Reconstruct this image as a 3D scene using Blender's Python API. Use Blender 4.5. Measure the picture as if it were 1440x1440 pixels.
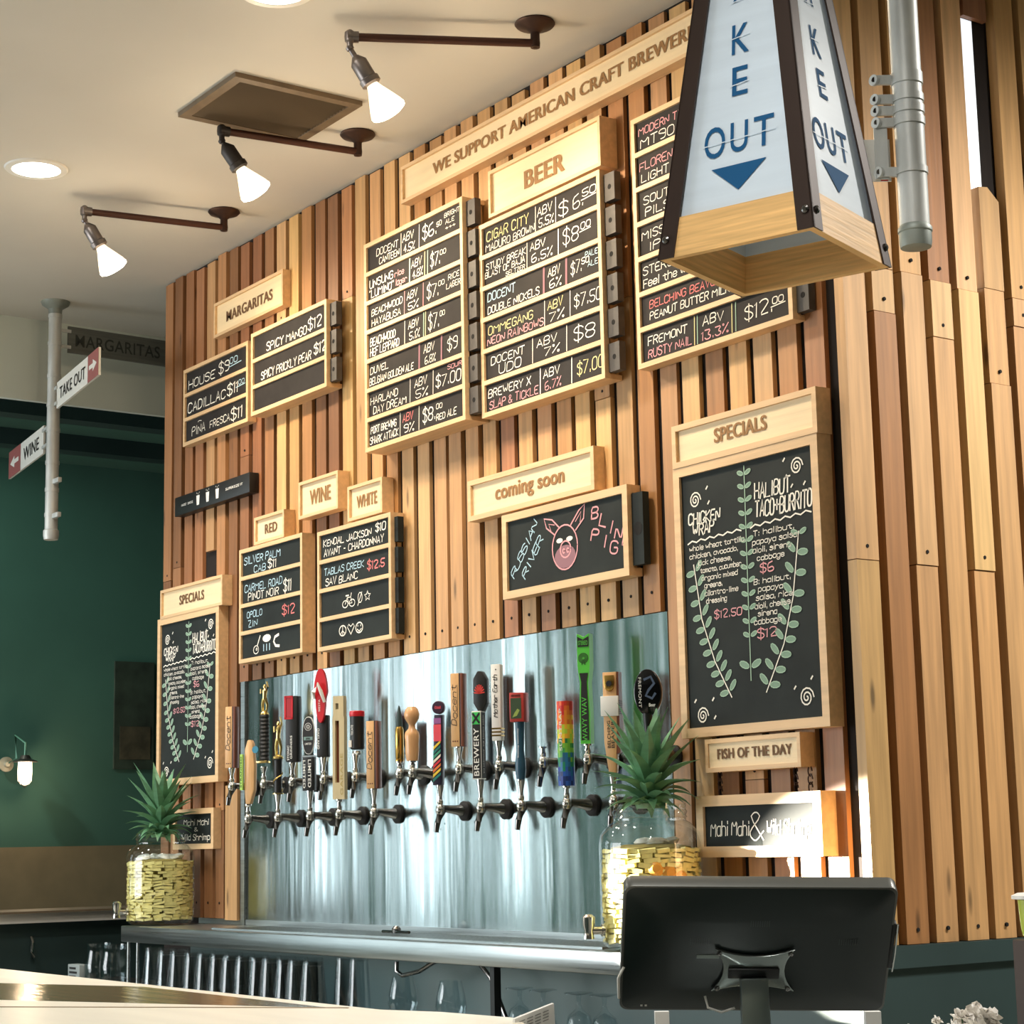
import bpy, bmesh, math, random
from mathutils import Vector, Matrix
R = random.Random(7)
sc = bpy.context.scene
for o in list(bpy.data.objects): bpy.data.objects.remove(o)
COL = sc.collection
# ------------------------------------------------------------------ camera
F = 2753.68; YAW, PIT, ROL = .95414481, .16806335, -.02034473
CAM = Vector((0, -3.0, 1.3))
_f = Vector((-math.sin(YAW)*math.cos(PIT), math.cos(YAW)*math.cos(PIT), math.sin(PIT)))
_r = Vector((math.cos(YAW), math.sin(YAW), 0)); _u = _r.cross(_f)
CR = math.cos(ROL)*_r + math.sin(ROL)*_u; CU = -math.sin(ROL)*_r + math.cos(ROL)*_u; CF = _f
cd = bpy.data.cameras.new('camera'); cam = bpy.data.objects.new('camera', cd); COL.objects.link(cam)
cd.sensor_width = 36; cd.sensor_fit = 'HORIZONTAL'; cd.lens = F/1440*36; cd.clip_start = .05
m3 = Matrix((CR, CU, -CF)).transposed()
cam.matrix_world = Matrix.Translation(CAM) @ m3.to_4x4()
sc.camera = cam
# ------------------------------------------------------------------ view, world, lights
sc.view_settings.view_transform = 'Standard'; sc.view_settings.look = 'None'
sc.view_settings.exposure = 0.6; sc.view_settings.gamma = 1; sc.view_settings.use_curve_mapping = False
w = bpy.data.worlds.new('world'); sc.world = w; w.use_nodes = True
w.node_tree.nodes['Background'].inputs[0].default_value = (.75, .9, 1, 1)
w.node_tree.nodes['Background'].inputs[1].default_value = 1.0
def light(name, kind, loc, energy, color, aim=None, **k):
    d = bpy.data.lights.new(name, kind); d.energy = energy; d.color = color
    for a, b in k.items(): setattr(d, a, b)
    o = bpy.data.objects.new(name, d); COL.objects.link(o); o.location = loc
    if aim is not None: o.rotation_euler = (Vector(aim)-Vector(loc)).to_track_quat('-Z', 'Y').to_euler()
    return o
WARM = (1, .78, .52)
# daylight coming in through the left windows (each light hangs just outside its opening)
WIN = ((-2.45, .22, 7), (-3.10, .34, 9), (-3.80, .20, 14), (-5.65, .90, 14))
for yy, ww, ee in WIN:
    light('window_daylight', 'AREA', (-9.68, yy, 1.9), ee, (.80, .95, 1), aim=(0, yy, 1.9), shape='RECTANGLE', size=ww, size_y=2.0)
# added area light for soft fill; the front wall has no opening
light('added_fill_area', 'AREA', (-7.0, -6.9, 1.9), 200, (.95, .98, 1), aim=(-5.0, 0, 1.9), shape='RECTANGLE', size=5.0, size_y=2.2)
# added unseen spots below the ceiling, brightening the room generally
for xx, yy in ((-4.6, -2.5), (-6.3, -1.3), (-8.4, -.9), (-5.5, -4.0), (-7.5, -3.2), (-6.6, -2.4), (-1.5, -1.75), (-1.0, -2.3)):
    light('room_fill_spot', 'SPOT', (xx, yy, 3.32), 42, (1, .96, .90), aim=(xx, yy, 0), spot_size=math.radians(140), spot_blend=.7, shadow_soft_size=.08)
for xx, yy in ((-1.5, .8), (-1.2, 2.2)):
    light('room_fill_spot', 'SPOT', (xx, yy, 3.32), 160, (1, .95, .88), aim=(xx-.6, yy, 1), spot_size=math.radians(150), spot_blend=.7, shadow_soft_size=.08)  # added unseen spots that brighten the slats of the side wall
# low sun through the left windows, reaching the lower right of the wall
light('low_sun', 'SPOT', (-10.6, -6.6, 1.62), 80000, (1, .90, .76), aim=(-2.90, 0, 1.16), spot_size=math.radians(2.7), spot_blend=.12, shadow_soft_size=.04)
# ------------------------------------------------------------------ pixel helpers (photo pixel -> point on a world plane)
def ray(x, y): return CR*((x-720)/F) - CU*((y-720)/F) + CF
def onY(x, y, Y): d = ray(x, y); return CAM + d*((Y-CAM.y)/d.y)
def onX(x, y, X): d = ray(x, y); return CAM + d*((X-CAM.x)/d.x)
def onZ(x, y, Z): d = ray(x, y); return CAM + d*((Z-CAM.z)/d.z)
# ------------------------------------------------------------------ materials
def S(r, g, b):
    def c(v): v /= 255; return v/12.92 if v <= .04045 else ((v+.055)/1.055)**2.4
    return (c(r), c(g), c(b), 1)
MATS = {}
def mat(name, col=(.8, .8, .8, 1), rough=.5, metal=0, emit=None, es=1, spec=None, alpha=None):
    if name in MATS: return MATS[name]
    m = bpy.data.materials.new(name); m.use_nodes = True; b = m.node_tree.nodes['Principled BSDF']
    b.inputs['Base Color'].default_value = col; b.inputs['Roughness'].default_value = rough; b.inputs['Metallic'].default_value = metal
    if emit: b.inputs['Emission Color'].default_value = emit; b.inputs['Emission Strength'].default_value = es
    if spec is not None: b.inputs['Specular IOR Level'].default_value = spec
    MATS[name] = m; return m
def nd(m, t, **k):
    n = m.node_tree.nodes.new(t)
    for a, b in k.items(): setattr(n, a, b)
    return n
def noise_on(m, scale=(1, 1, 1), nscale=5, lo=.8, hi=1.15, detail=4, bump=0, rough=None, coord='Object'):
    """multiply base colour by procedural noise; optional bump"""
    t = m.node_tree; b = t.nodes['Principled BSDF']; L = t.links.new
    tc = nd(m, 'ShaderNodeTexCoord'); mp = nd(m, 'ShaderNodeMapping'); mp.inputs['Scale'].default_value = scale
    nz = nd(m, 'ShaderNodeTexNoise'); nz.inputs['Scale'].default_value = nscale; nz.inputs['Detail'].default_value = detail
    L(tc.outputs[coord], mp.inputs[0]); L(mp.outputs[0], nz.inputs['Vector'])
    mr = nd(m, 'ShaderNodeMapRange'); mr.inputs[1].default_value = .3; mr.inputs[2].default_value = .7; mr.inputs[3].default_value = lo; mr.inputs[4].default_value = hi
    L(nz.outputs[0], mr.inputs[0])
    mx = nd(m, 'ShaderNodeVectorMath', operation='SCALE'); L(mr.outputs[0], mx.inputs['Scale'])
    src = b.inputs['Base Color'].links[0].from_socket if b.inputs['Base Color'].links else None
    if src: L(src, mx.inputs[0])
    else: mx.inputs[0].default_value = b.inputs['Base Color'].default_value[:3]
    L(mx.outputs[0], b.inputs['Base Color'])
    if bump:
        bp = nd(m, 'ShaderNodeBump'); bp.inputs['Strength'].default_value = bump; bp.inputs['Distance'].default_value = .004
        L(nz.outputs[0], bp.inputs['Height']); L(bp.outputs[0], b.inputs['Normal'])
    if rough:
        m2 = nd(m, 'ShaderNodeMapRange'); m2.inputs[3].default_value = rough[0]; m2.inputs[4].default_value = rough[1]
        L(nz.outputs[0], m2.inputs[0]); L(m2.outputs[0], b.inputs['Roughness'])
    return m
def wood(name, col, rough=.55, along='z', tint=False, lo=.78, hi=1.12, knots=False, g=9):
    if name in MATS: return MATS[name]
    m = mat(name, col, rough)
    t = m.node_tree; b = t.nodes['Principled BSDF']; L = t.links.new
    if tint:
        oi = nd(m, 'ShaderNodeObjectInfo'); L(oi.outputs['Color'], b.inputs['Base Color'])
    if knots:
        oi2 = nd(m, 'ShaderNodeObjectInfo'); tc = nd(m, 'ShaderNodeTexCoord'); ad = nd(m, 'ShaderNodeVectorMath', operation='ADD')
        cb = nd(m, 'ShaderNodeCombineXYZ'); sc_ = nd(m, 'ShaderNodeMath', operation='MULTIPLY'); sc_.inputs[1].default_value = 37
        L(oi2.outputs['Random'], sc_.inputs[0]); L(sc_.outputs[0], cb.inputs[2]); L(tc.outputs['Object'], ad.inputs[0]); L(cb.outputs[0], ad.inputs[1])
        mp = nd(m, 'ShaderNodeMapping'); mp.inputs['Scale'].default_value = (14, 14, 3.2)
        vo = nd(m, 'ShaderNodeTexVoronoi'); vo.inputs['Scale'].default_value = 1.0
        L(ad.outputs[0], mp.inputs[0]); L(mp.outputs[0], vo.inputs['Vector'])
        mr = nd(m, 'ShaderNodeMapRange'); mr.inputs[1].default_value = .05; mr.inputs[2].default_value = .13; mr.inputs[3].default_value = .35; mr.inputs[4].default_value = 1
        L(vo.outputs['Distance'], mr.inputs[0])
        mx = nd(m, 'ShaderNodeVectorMath', operation='SCALE'); L(mr.outputs[0], mx.inputs['Scale'])
        if tint: L(oi.outputs['Color'], mx.inputs[0])
        else: mx.inputs[0].default_value = col[:3]
        L(mx.outputs[0], b.inputs['Base Color'])
    s = {'z': (g, g, .5), 'x': (.5, g, g), 'y': (g, .5, g)}[along]
    return noise_on(m, s, 7, lo, hi, 5, bump=.25)
M_slat = wood('slat_wood', (1, 1, 1, 1), .5, 'z', tint=True, knots=True, lo=.8, hi=1.15)
M_frame = wood('pale_frame_wood', S(226, 190, 144), .5, 'x', lo=.88, hi=1.08)
M_face = wood('pale_sign_wood', S(240, 216, 174), .5, 'x', lo=.93, hi=1.05)
M_burn = mat('burnt_lettering', S(150, 108, 60), .7)
M_burn2 = mat('dark_burnt_lettering', S(110, 78, 48), .7)
M_back = mat('dark_backing', S(22, 14, 10), .9)
M_slate = noise_on(mat('slate', S(40, 37, 36), .75, spec=.25), (1, 1, 1), 14, .8, 1.3, 4)
M_slateg = noise_on(mat('green_slate', S(30, 36, 35), .7, spec=.25), (1, 1, 1), 10, .8, 1.35, 4)
M_tab = noise_on(mat('slate_end', S(70, 66, 62), .6), (1, 1, 1), 30, .8, 1.2)
M_hole = mat('dark_hole', S(14, 12, 11), .9)
CH = {'w': mat('white_chalk', S(245, 240, 228), .9), 'p': mat('pink_chalk', S(228, 165, 170), .9), 'b': mat('blue_chalk', S(184, 214, 228), .9),
      'y': mat('yellow_chalk', S(232, 220, 160), .9), 'g': mat('green_chalk', S(165, 195, 172), .9), 'r': mat('red_chalk', S(228, 132, 130), .9), 'm': mat('mauve_chalk', S(150, 110, 120), .9)}
M_ceil = noise_on(mat('ceiling_paint', S(208, 205, 196), .9), (1, 1, 1), 1.5, .95, 1.04)
M_sof = noise_on(mat('soffit_paint', S(220, 228, 220), .9), (1, 1, 1), 2, .95, 1.04)
M_green = noise_on(mat('green_wall_paint', S(66, 106, 94), .8), (1, 1, 1), 1.2, .85, 1.15)
M_wains = noise_on(mat('wainscot_paint', S(128, 114, 88), .7), (1, 4, 4), 2, .9, 1.1)
M_white = mat('white_paint', S(222, 220, 214), .6)
M_dkgreen = noise_on(mat('dark_green_paint', S(42, 62, 62), .55), (1, 1, 1), 3, .85, 1.15)
M_floor = noise_on(mat('concrete_floor', S(170, 164, 150), .6), (1, 1, 1), 2, .8, 1.15)
M_wall = mat('room_wall', S(120, 118, 110), .9)
M_steel = noise_on(mat('steel', S(172, 178, 178), .28, 1), (1, 60, 60), 3, .85, 1.1, rough=(.22, .4))
M_chrome = mat('chrome', S(215, 215, 212), .12, 1)
M_dchrome = mat('dark_chrome', S(120, 118, 116), .2, 1)
M_iron = noise_on(mat('rusty_iron', S(66, 46, 38), .5, .6), (1, 1, 1), 18, .6, 1.4, 5)
M_galv = noise_on(mat('galvanised', S(196, 200, 198), .45, .25), (1, 1, .3), 22, .75, 1.15, 5)
M_galvd = noise_on(mat('dull_galvanised', S(140, 148, 142), .5, .3), (1, 1, 1), 20, .75, 1.15, 5)
M_sock = mat('pewter_socket', S(120, 112, 108), .35, .8)
M_dsock = mat('dark_socket', S(62, 58, 56), .5, .5)
M_bulb = mat('bulb_glass', S(240, 225, 200), .2, emit=(1, .82, .58, 1), es=1.3)
M_glow = mat('bulb_face', S(255, 240, 220), .2, emit=(1, .93, .8, 1), es=7)
M_can = mat('downlight_lens', S(255, 250, 240), .2, emit=(1, .97, .92, 1), es=6)
M_black = mat('black_plastic', S(16, 17, 17), .45)
M_rub = mat('black_rubber', S(12, 12, 12), .6)
M_gold = mat('gold_plastic', S(214, 188, 120), .2, .9)
M_red = mat('red_plastic', S(200, 28, 40), .35)
M_whitep = mat('white_plastic', S(235, 234, 228), .4)
M_brown = wood('walnut', S(112, 62, 42), .4, 'z')
M_maple = wood('maple', S(222, 176, 122), .4, 'z', lo=.9, hi=1.06)
M_turned = wood('turned_maple', S(218, 168, 118), .25, 'z', lo=.92, hi=1.06)
M_brass = mat('brass', S(196, 158, 84), .25, 1)
M_ink = mat('black_ink', S(20, 18, 18), .6)
M_paper = mat('white_paper', S(240, 240, 236), .8)
def glassmat(name, tint=(.96, .99, .98, 1), k=.9, boost=0):
    m = bpy.data.materials.new(name); m.use_nodes = True; t = m.node_tree; t.nodes.clear(); L = t.links.new
    out = nd(m, 'ShaderNodeOutputMaterial'); tr = nd(m, 'ShaderNodeBsdfTransparent'); tr.inputs[0].default_value = tint
    gl = nd(m, 'ShaderNodeBsdfGlossy'); gl.inputs['Roughness'].default_value = .04
    fr = nd(m, 'ShaderNodeLayerWeight'); pw = nd(m, 'ShaderNodeMath', operation='POWER'); pw.inputs[1].default_value = 3.5; L(fr.outputs['Facing'], pw.inputs[0])
    mm = nd(m, 'ShaderNodeMath', operation='MULTIPLY'); mm.inputs[1].default_value = .55; L(pw.outputs[0], mm.inputs[0])
    ad = nd(m, 'ShaderNodeMath', operation='ADD'); ad.inputs[1].default_value = boost; ad.use_clamp = True
    mx = nd(m, 'ShaderNodeMixShader'); L(mm.outputs[0], ad.inputs[0]); L(ad.outputs[0], mx.inputs[0]); L(tr.outputs[0], mx.inputs[1]); L(gl.outputs[0], mx.inputs[2]); L(mx.outputs[0], out.inputs[0])
    MATS[name] = m; return m
M_glass = glassmat('jar_glass', boost=.07)
M_pint = glassmat('drinking_glass', (.93, .97, .98, 1), boost=.05)
# brushed steel splash panel: vertical streaks, water spots
def panelmat():
    m = mat('splash_steel', S(150, 162, 164), .3, 1)
    t = m.node_tree; b = t.nodes['Principled BSDF']; L = t.links.new
    tc = nd(m, 'ShaderNodeTexCoord'); mp = nd(m, 'ShaderNodeMapping'); mp.inputs['Scale'].default_value = (26, 1, 1.1)
    nz = nd(m, 'ShaderNodeTexNoise'); nz.inputs['Scale'].default_value = 1; nz.inputs['Detail'].default_value = 6
    L(tc.outputs['Object'], mp.inputs[0]); L(mp.outputs[0], nz.inputs['Vector'])
    cr = nd(m, 'ShaderNodeMapRange'); cr.inputs[1].default_value = .3; cr.inputs[2].default_value = .7; cr.inputs[3].default_value = .10; cr.inputs[4].default_value = .25
    L(nz.outputs[0], cr.inputs[0]); L(cr.outputs[0], b.inputs['Roughness'])
    b.inputs['Anisotropic'].default_value = .8; b.inputs['Anisotropic Rotation'].default_value = .25
    tg = nd(m, 'ShaderNodeTangent', direction_type='RADIAL', axis='Z'); L(tg.outputs[0], b.inputs['Tangent'])
    mp2 = nd(m, 'ShaderNodeMapping'); mp2.inputs['Scale'].default_value = (9, 1, .7)
    n2 = nd(m, 'ShaderNodeTexNoise'); n2.inputs['Scale'].default_value = 1; n2.inputs['Detail'].default_value = 3
    L(tc.outputs['Object'], mp2.inputs[0]); L(mp2.outputs[0], n2.inputs['Vector'])
    bp = nd(m, 'ShaderNodeBump'); bp.inputs['Strength'].default_value = .10; bp.inputs['Distance'].default_value = .012
    L(n2.outputs[0], bp.inputs['Height']); L(bp.outputs[0], b.inputs['Normal'])
    # spots of dried spray below the taps
    vo = nd(m, 'ShaderNodeTexVoronoi'); vo.inputs['Scale'].default_value = 95; mp3 = nd(m, 'ShaderNodeMapping'); mp3.inputs['Scale'].default_value = (1, 1, .7)
    L(tc.outputs['Object'], mp3.inputs[0]); L(mp3.outputs[0], vo.inputs['Vector'])
    n3 = nd(m, 'ShaderNodeTexNoise'); n3.inputs['Scale'].default_value = 7; L(tc.outputs['Object'], n3.inputs['Vector'])
    sx = nd(m, 'ShaderNodeSeparateXYZ'); L(tc.outputs['Object'], sx.inputs[0])
    band = nd(m, 'ShaderNodeMath', operation='SUBTRACT'); L(sx.outputs[2], band.inputs[0]); band.inputs[1].default_value = .30
    ab = nd(m, 'ShaderNodeMath', operation='ABSOLUTE'); L(band.outputs[0], ab.inputs[0])
    th = nd(m, 'ShaderNodeMapRange'); th.inputs[1].default_value = 0; th.inputs[2].default_value = .07; th.inputs[3].default_value = .34; th.inputs[4].default_value = .0
    L(ab.outputs[0], th.inputs[0])
    mu = nd(m, 'ShaderNodeMath', operation='MULTIPLY'); L(th.outputs[0], mu.inputs[0]); L(n3.outputs[0], mu.inputs[1])
    ls = nd(m, 'ShaderNodeMath', operation='LESS_THAN'); L(vo.outputs['Distance'], ls.inputs[0]); L(mu.outputs[0], ls.inputs[1])
    mxc = nd(m, 'ShaderNodeMix', data_type='RGBA'); L(ls.outputs[0], mxc.inputs['Factor'])
    mxc.inputs[6].default_value = S(170, 178, 178); mxc.inputs[7].default_value = S(70, 74, 72)
    L(mxc.outputs[2], b.inputs['Base Color'])
    return m
M_panel = panelmat()
# ------------------------------------------------------------------ mesh builder
XF = [None]
class MB:
    def __init__(s): s.v = []; s.f = []
    def add(s, vs, fs):
        n = len(s.v); s.v += [Vector(p) for p in vs]; s.f += [tuple(i+n for i in q) for q in fs]; return s
    def box(s, x0, x1, y0, y1, z0, z1):
        return s.add([(x0,y0,z0),(x1,y0,z0),(x1,y1,z0),(x0,y1,z0),(x0,y0,z1),(x1,y0,z1),(x1,y1,z1),(x0,y1,z1)],
                     [(0,3,2,1),(4,5,6,7),(0,1,5,4),(1,2,6,5),(2,3,7,6),(3,0,4,7)])
    def obox(s, o, a, b, c):   # corner o, three edge vectors
        o, a, b, c = map(Vector, (o, a, b, c))
        P = [o, o+a, o+a+b, o+b, o+c, o+a+c, o+a+b+c, o+b+c]
        fs = [(0,3,2,1),(4,5,6,7),(0,1,5,4),(1,2,6,5),(2,3,7,6),(3,0,4,7)]
        if a.cross(b).dot(c) < 0: fs = [q[::-1] for q in fs]
        return s.add(P, fs)
    def bar(s, p, q, w, h, up=(0, 0, 1)):
        p, q = Vector(p), Vector(q); d = (q-p).normalized(); u = Vector(up)
        if abs(d.dot(u)) > .95: u = Vector((0, 1, 0))
        a = d.cross(u).normalized(); b = a.cross(d)
        return s.obox(p-a*w/2-b*h/2, q-p, a*w, b*h)
    def lathe(s, prof, o=(0, 0, 0), ax=(0, 0, 1), n=20, cap=True):
        o = Vector(o); ax = Vector(ax).normalized(); t = Vector((1, 0, 0)) if abs(ax.x) < .9 else Vector((0, 1, 0))
        a = ax.cross(t).normalized(); b = ax.cross(a); vs = []; fs = []
        for r, h in prof:
            for i in range(n):
                th = 2*math.pi*i/n; vs.append(o+ax*h+(a*math.cos(th)+b*math.sin(th))*r)
        for j in range(len(prof)-1):
            for i in range(n):
                k = (i+1) % n; fs.append((j*n+i, j*n+k, (j+1)*n+k, (j+1)*n+i))
        if cap: fs.append(tuple(range(n))[::-1]); fs.append(tuple((len(prof)-1)*n+i for i in range(n)))
        return s.add(vs, fs)
    def cyl(s, p, q, r0, r1=None, n=16):
        p, q = Vector(p), Vector(q); r1 = r0 if r1 is None else r1
        return s.lathe([(r0, 0), (r1, (q-p).length)], p, q-p, n)
    def tube(s, pts, r, n=10):
        pts = [Vector(p) for p in pts]; vs = []; fs = []
        for i, p in enumerate(pts):
            d = (pts[min(i+1, len(pts)-1)]-pts[max(i-1, 0)]).normalized()
            t = Vector((0, 0, 1)) if abs(d.z) < .9 else Vector((1, 0, 0)); a = d.cross(t).normalized(); b = a.cross(d)
            rr = r[i] if isinstance(r, (list, tuple)) else r
            for k in range(n): th = 2*math.pi*k/n; vs.append(p+(a*math.cos(th)+b*math.sin(th))*rr)
        for j in range(len(pts)-1):
            for k in range(n): l = (k+1) % n; fs.append((j*n+k, j*n+l, (j+1)*n+l, (j+1)*n+k))
        fs.append(tuple(range(n))[::-1]); fs.append(tuple((len(pts)-1)*n+k for k in range(n)))
        return s.add(vs, fs)
    def prism(s, pts2, O, U, V, N, t):  # outline in (u,v), extruded t along N
        O, U, V, N = map(Vector, (O, U, V, N)); n = len(pts2)
        a = [O+U*p[0]+V*p[1] for p in pts2]; b = [p+N*t for p in a]
        return s.add(a+b, [tuple(range(n))[::-1], tuple(range(n, 2*n))]+[(i, (i+1) % n, n+(i+1) % n, n+i) for i in range(n)])
    def build(s, name, m, parent=None, kind=None, bevel=0, smooth=True, label=None):
        if XF[0]:
            c_, M_ = XF[0]; s.v = [c_+M_ @ (p-c_) for p in s.v]
        off = Vector(parent['_o']) if parent is not None and '_o' in parent else Vector((0, 0, 0))
        me = bpy.data.meshes.new(name); me.from_pydata([tuple(p-off) for p in s.v], [], s.f)
        bm = bmesh.new(); bm.from_mesh(me); bmesh.ops.recalc_face_normals(bm, faces=bm.faces)
        if bevel: bmesh.ops.bevel(bm, geom=bm.edges[:], offset=bevel, segments=2, affect='EDGES', profile=.5)
        bm.to_mesh(me); bm.free()
        me.materials.append(m)
        if smooth: me.shade_smooth(); me.set_sharp_from_angle(angle=math.radians(35))
        o = bpy.data.objects.new(name, me); COL.objects.link(o)
        if parent is not None: o.parent = parent; o['_o'] = tuple(off)
        if kind: o['kind'] = kind
        if label: o['label'] = label
        return o
def thing(name, label, cat, loc, group=None):
    o = bpy.data.objects.new(name, None); COL.objects.link(o); o.location = loc; o['_o'] = tuple(loc); o.empty_display_size = .02
    o['label'] = label; o['category'] = cat
    if group: o['group'] = group
    return o
def tag(o, label, cat, group=None):
    o['label'] = label; o['category'] = cat
    if group: o['group'] = group
    return o
def dup(src, name, loc=None, parent=None):
    o = src.copy(); o.name = name; COL.objects.link(o)
    if parent is not None: o.parent = parent
    if loc is not None: o.location = loc
    return o
# ------------------------------------------------------------------ printed lettering (built-in font) and chalk strokes
def text2d(s, bold=.0, spacing=1.0):
    c = bpy.data.curves.new('t', 'FONT'); c.body = s; c.size = 1; c.offset = bold; c.resolution_u = 4; c.space_character = spacing; c.fill_mode = 'BOTH'
    o = bpy.data.objects.new('t', c); COL.objects.link(o)
    dg = bpy.context.evaluated_depsgraph_get(); me = o.evaluated_get(dg).to_mesh()
    vs = [(v.co.x, v.co.y) for v in me.vertices]; fs = [tuple(p.vertices) for p in me.polygons]
    bpy.data.objects.remove(o); bpy.data.curves.remove(c)
    return vs, fs
def put_text(mb, s, O, U, V, w, h, bold=.03, spacing=1.05):
    """text scaled to fill w x h on the frame O (lower left), unit U right, V up"""
    heavy = bold >= .03; vs, fs = text2d(s, min(bold, .010), spacing)
    if heavy:
        n0 = len(vs); v0 = vs; f0 = fs; vs = []; fs = []
        for q, dx in enumerate((-.036, -.018, 0, .018, .036)): vs += [(p[0]+dx, p[1]) for p in v0]; fs += [tuple(i+q*n0 for i in f) for f in f0]
    x0 = min(p[0] for p in vs); x1 = max(p[0] for p in vs); y0 = min(p[1] for p in vs); y1 = max(p[1] for p in vs)
    O, U, V = Vector(O), Vector(U), Vector(V)
    NN = U.cross(V)*.00012; nq = len(vs)//5 if heavy else len(vs)+1
    mb.add([O+U*((p[0]-x0)/(x1-x0)*w)+V*((p[1]-y0)/(y1-y0)*h)+NN*(i//nq) for i, p in enumerate(vs)], fs); return mb
G = dict(A='022842|1434', B='02083847463505|3544433202', C='4738180703123243', D='02082847432202', E='48080242|0535', F='480802|0535',
 G='47381807031232434525', H='0802|4842|0545', I='2822', J='4843321203', K='0802|480542', L='080242', M='0208254842', N='02084248',
 O='180703123243473818', P='02083847463505', Q='180703123243473818|2442', R='02083847463505|2542', S='4738180706354443321203', T='0848|2822',
 U='080312324348', V='082248', W='0812263248', X='0842|4802', Y='082548|2522', Z='08480242',
 a='46160503123243|4642', b='0802|0516364543321203', c='4536160503123243', d='4842|4536160503123243', e='04444536160503123243', f='48382722|0646',
 g='4641301001|4536160503123243', h='0802|0516364542', i='2622|2827', j='36312010|3837', k='0802|460442', l='2822', m='0206|05162522|25364542',
 n='0206|0516364542', o='160503123243453616', p='0600|0516364543321203', q='4640|4536160503123243', r='0206|05163645', s='453616054443321203',
 t='27233242|0646', u='0603123243|4642', v='062246', w='0612253246', x='0642|4602', y='0622|4600', z='06460242')
G.update({'0': G['O'], '1': '172822', '2': '071838474602 42'.replace(' ', ''), '3': '0848254443321203', '4': '380444|3832', '5': '480805354443321203',
 '6': '380703123243443504', '7': '084812', '8': '18070615354647381 8|1504031232434435'.replace(' ', ''), '9': '45350607183847433212',
 '$': G['S']+'|2921', '%': '0248|0818170708|3343423233', '.': '2223', ',': '2321', ':': '2322|2625', '-': '1535', "'": '2827', '"': '1817|3837',
 '&': '42071828370403122244', '+': '2327|0545', '!': '2824|2322', '_': '0242', '~': '0819294 8'.replace(' ', ''), '*': '2327|0545|1634'})
NARROW = set('Iil1.,:\'"j!')
def ribbon(mb, pts, w, O, U, V):
    """flat chalk line along 2-D points"""
    n = len(pts)
    if n < 2: return
    L = []; Rr = []
    for i, p in enumerate(pts):
        a = pts[max(i-1, 0)]; b = pts[min(i+1, n-1)]; dx, dy = b[0]-a[0], b[1]-a[1]; d = math.hypot(dx, dy) or 1
        ex = (-1 if i == 0 else 1 if i == n-1 else 0)*w*.3; px, py = p[0]+dx/d*ex, p[1]+dy/d*ex
        nx, ny = -dy/d*w/2, dx/d*w/2; L.append((px+nx, py+ny)); Rr.append((px-nx, py-ny))
    vs = [O+U*p[0]+V*p[1] for p in L+Rr]
    mb.add(vs, [(i, i+1, n+i+1, n+i) for i in range(n-1)])
def chaikin(p):
    if len(p) < 4: return p
    q = [p[0]]
    for a, b in zip(p, p[1:]):
        q += [(a[0]*.78+b[0]*.22, a[1]*.78+b[1]*.22), (a[0]*.22+b[0]*.78, a[1]*.22+b[1]*.78)]
    return q+[p[-1]]
def chalk_text(mb, s, x, z, w, h, lw, O, U, V, slant=.08, rnd=R, rot=0):
    """handwriting filling w x h with its lower left at (x, z) of frame O,U,V"""
    adv = [(.45 if c in NARROW else .55 if c == ' ' else 1.25 if c in 'MWmw' else 1.0) for c in s]
    lw = min(lw, h*.15)
    tot = sum(adv); k = w/(tot-.2+1e-6); cx = x; ca, sa = math.cos(rot), math.sin(rot)
    for c, a in zip(s, adv):
        g = G.get(c)
        if g:
            gw = (.78 if c not in 'MWmw' else 1.0)*k; jy = rnd.uniform(-.04, .04)*h; js = rnd.uniform(.93, 1.06)
            for pl in g.split('|'):
                pts = [(int(pl[i]), int(pl[i+1])) for i in range(0, len(pl)-1, 2)]
                off = -1.3 if c in NARROW else 0
                pts = [(cx+((p[0]+off)/4*gw if c not in NARROW else (p[0]-1.3)/4*gw)+slant*h*(p[1]-2)/6+rnd.uniform(-.02, .02)*k, z+jy+(p[1]-2)/6*h*js+rnd.uniform(-.02, .02)*h) for p in pts]
                pts = chaikin(pts)
                if rot: pts = [(x+(p[0]-x)*ca-(p[1]-z)*sa, z+(p[0]-x)*sa+(p[1]-z)*ca) for p in pts]
                ribbon(mb, pts, lw*rnd.uniform(.85, 1.15), O, U, V)
        cx += a*k
XV, ZV, YN = Vector((1, 0, 0)), Vector((0, 0, 1)), Vector((0, -1, 0))
# ------------------------------------------------------------------ room shell
ZC = 3.355; ZT = 1.06
def struct(name, mb, m, **k): return mb.build(name, m, kind='structure', **k)
struct('floor', MB().box(-9.6, 3, -7.2, 4, -.05, 0), M_floor)
struct('ceiling', MB().box(-9.6, 3, -7.2, 4, ZC, ZC+.1), M_ceil)
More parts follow.
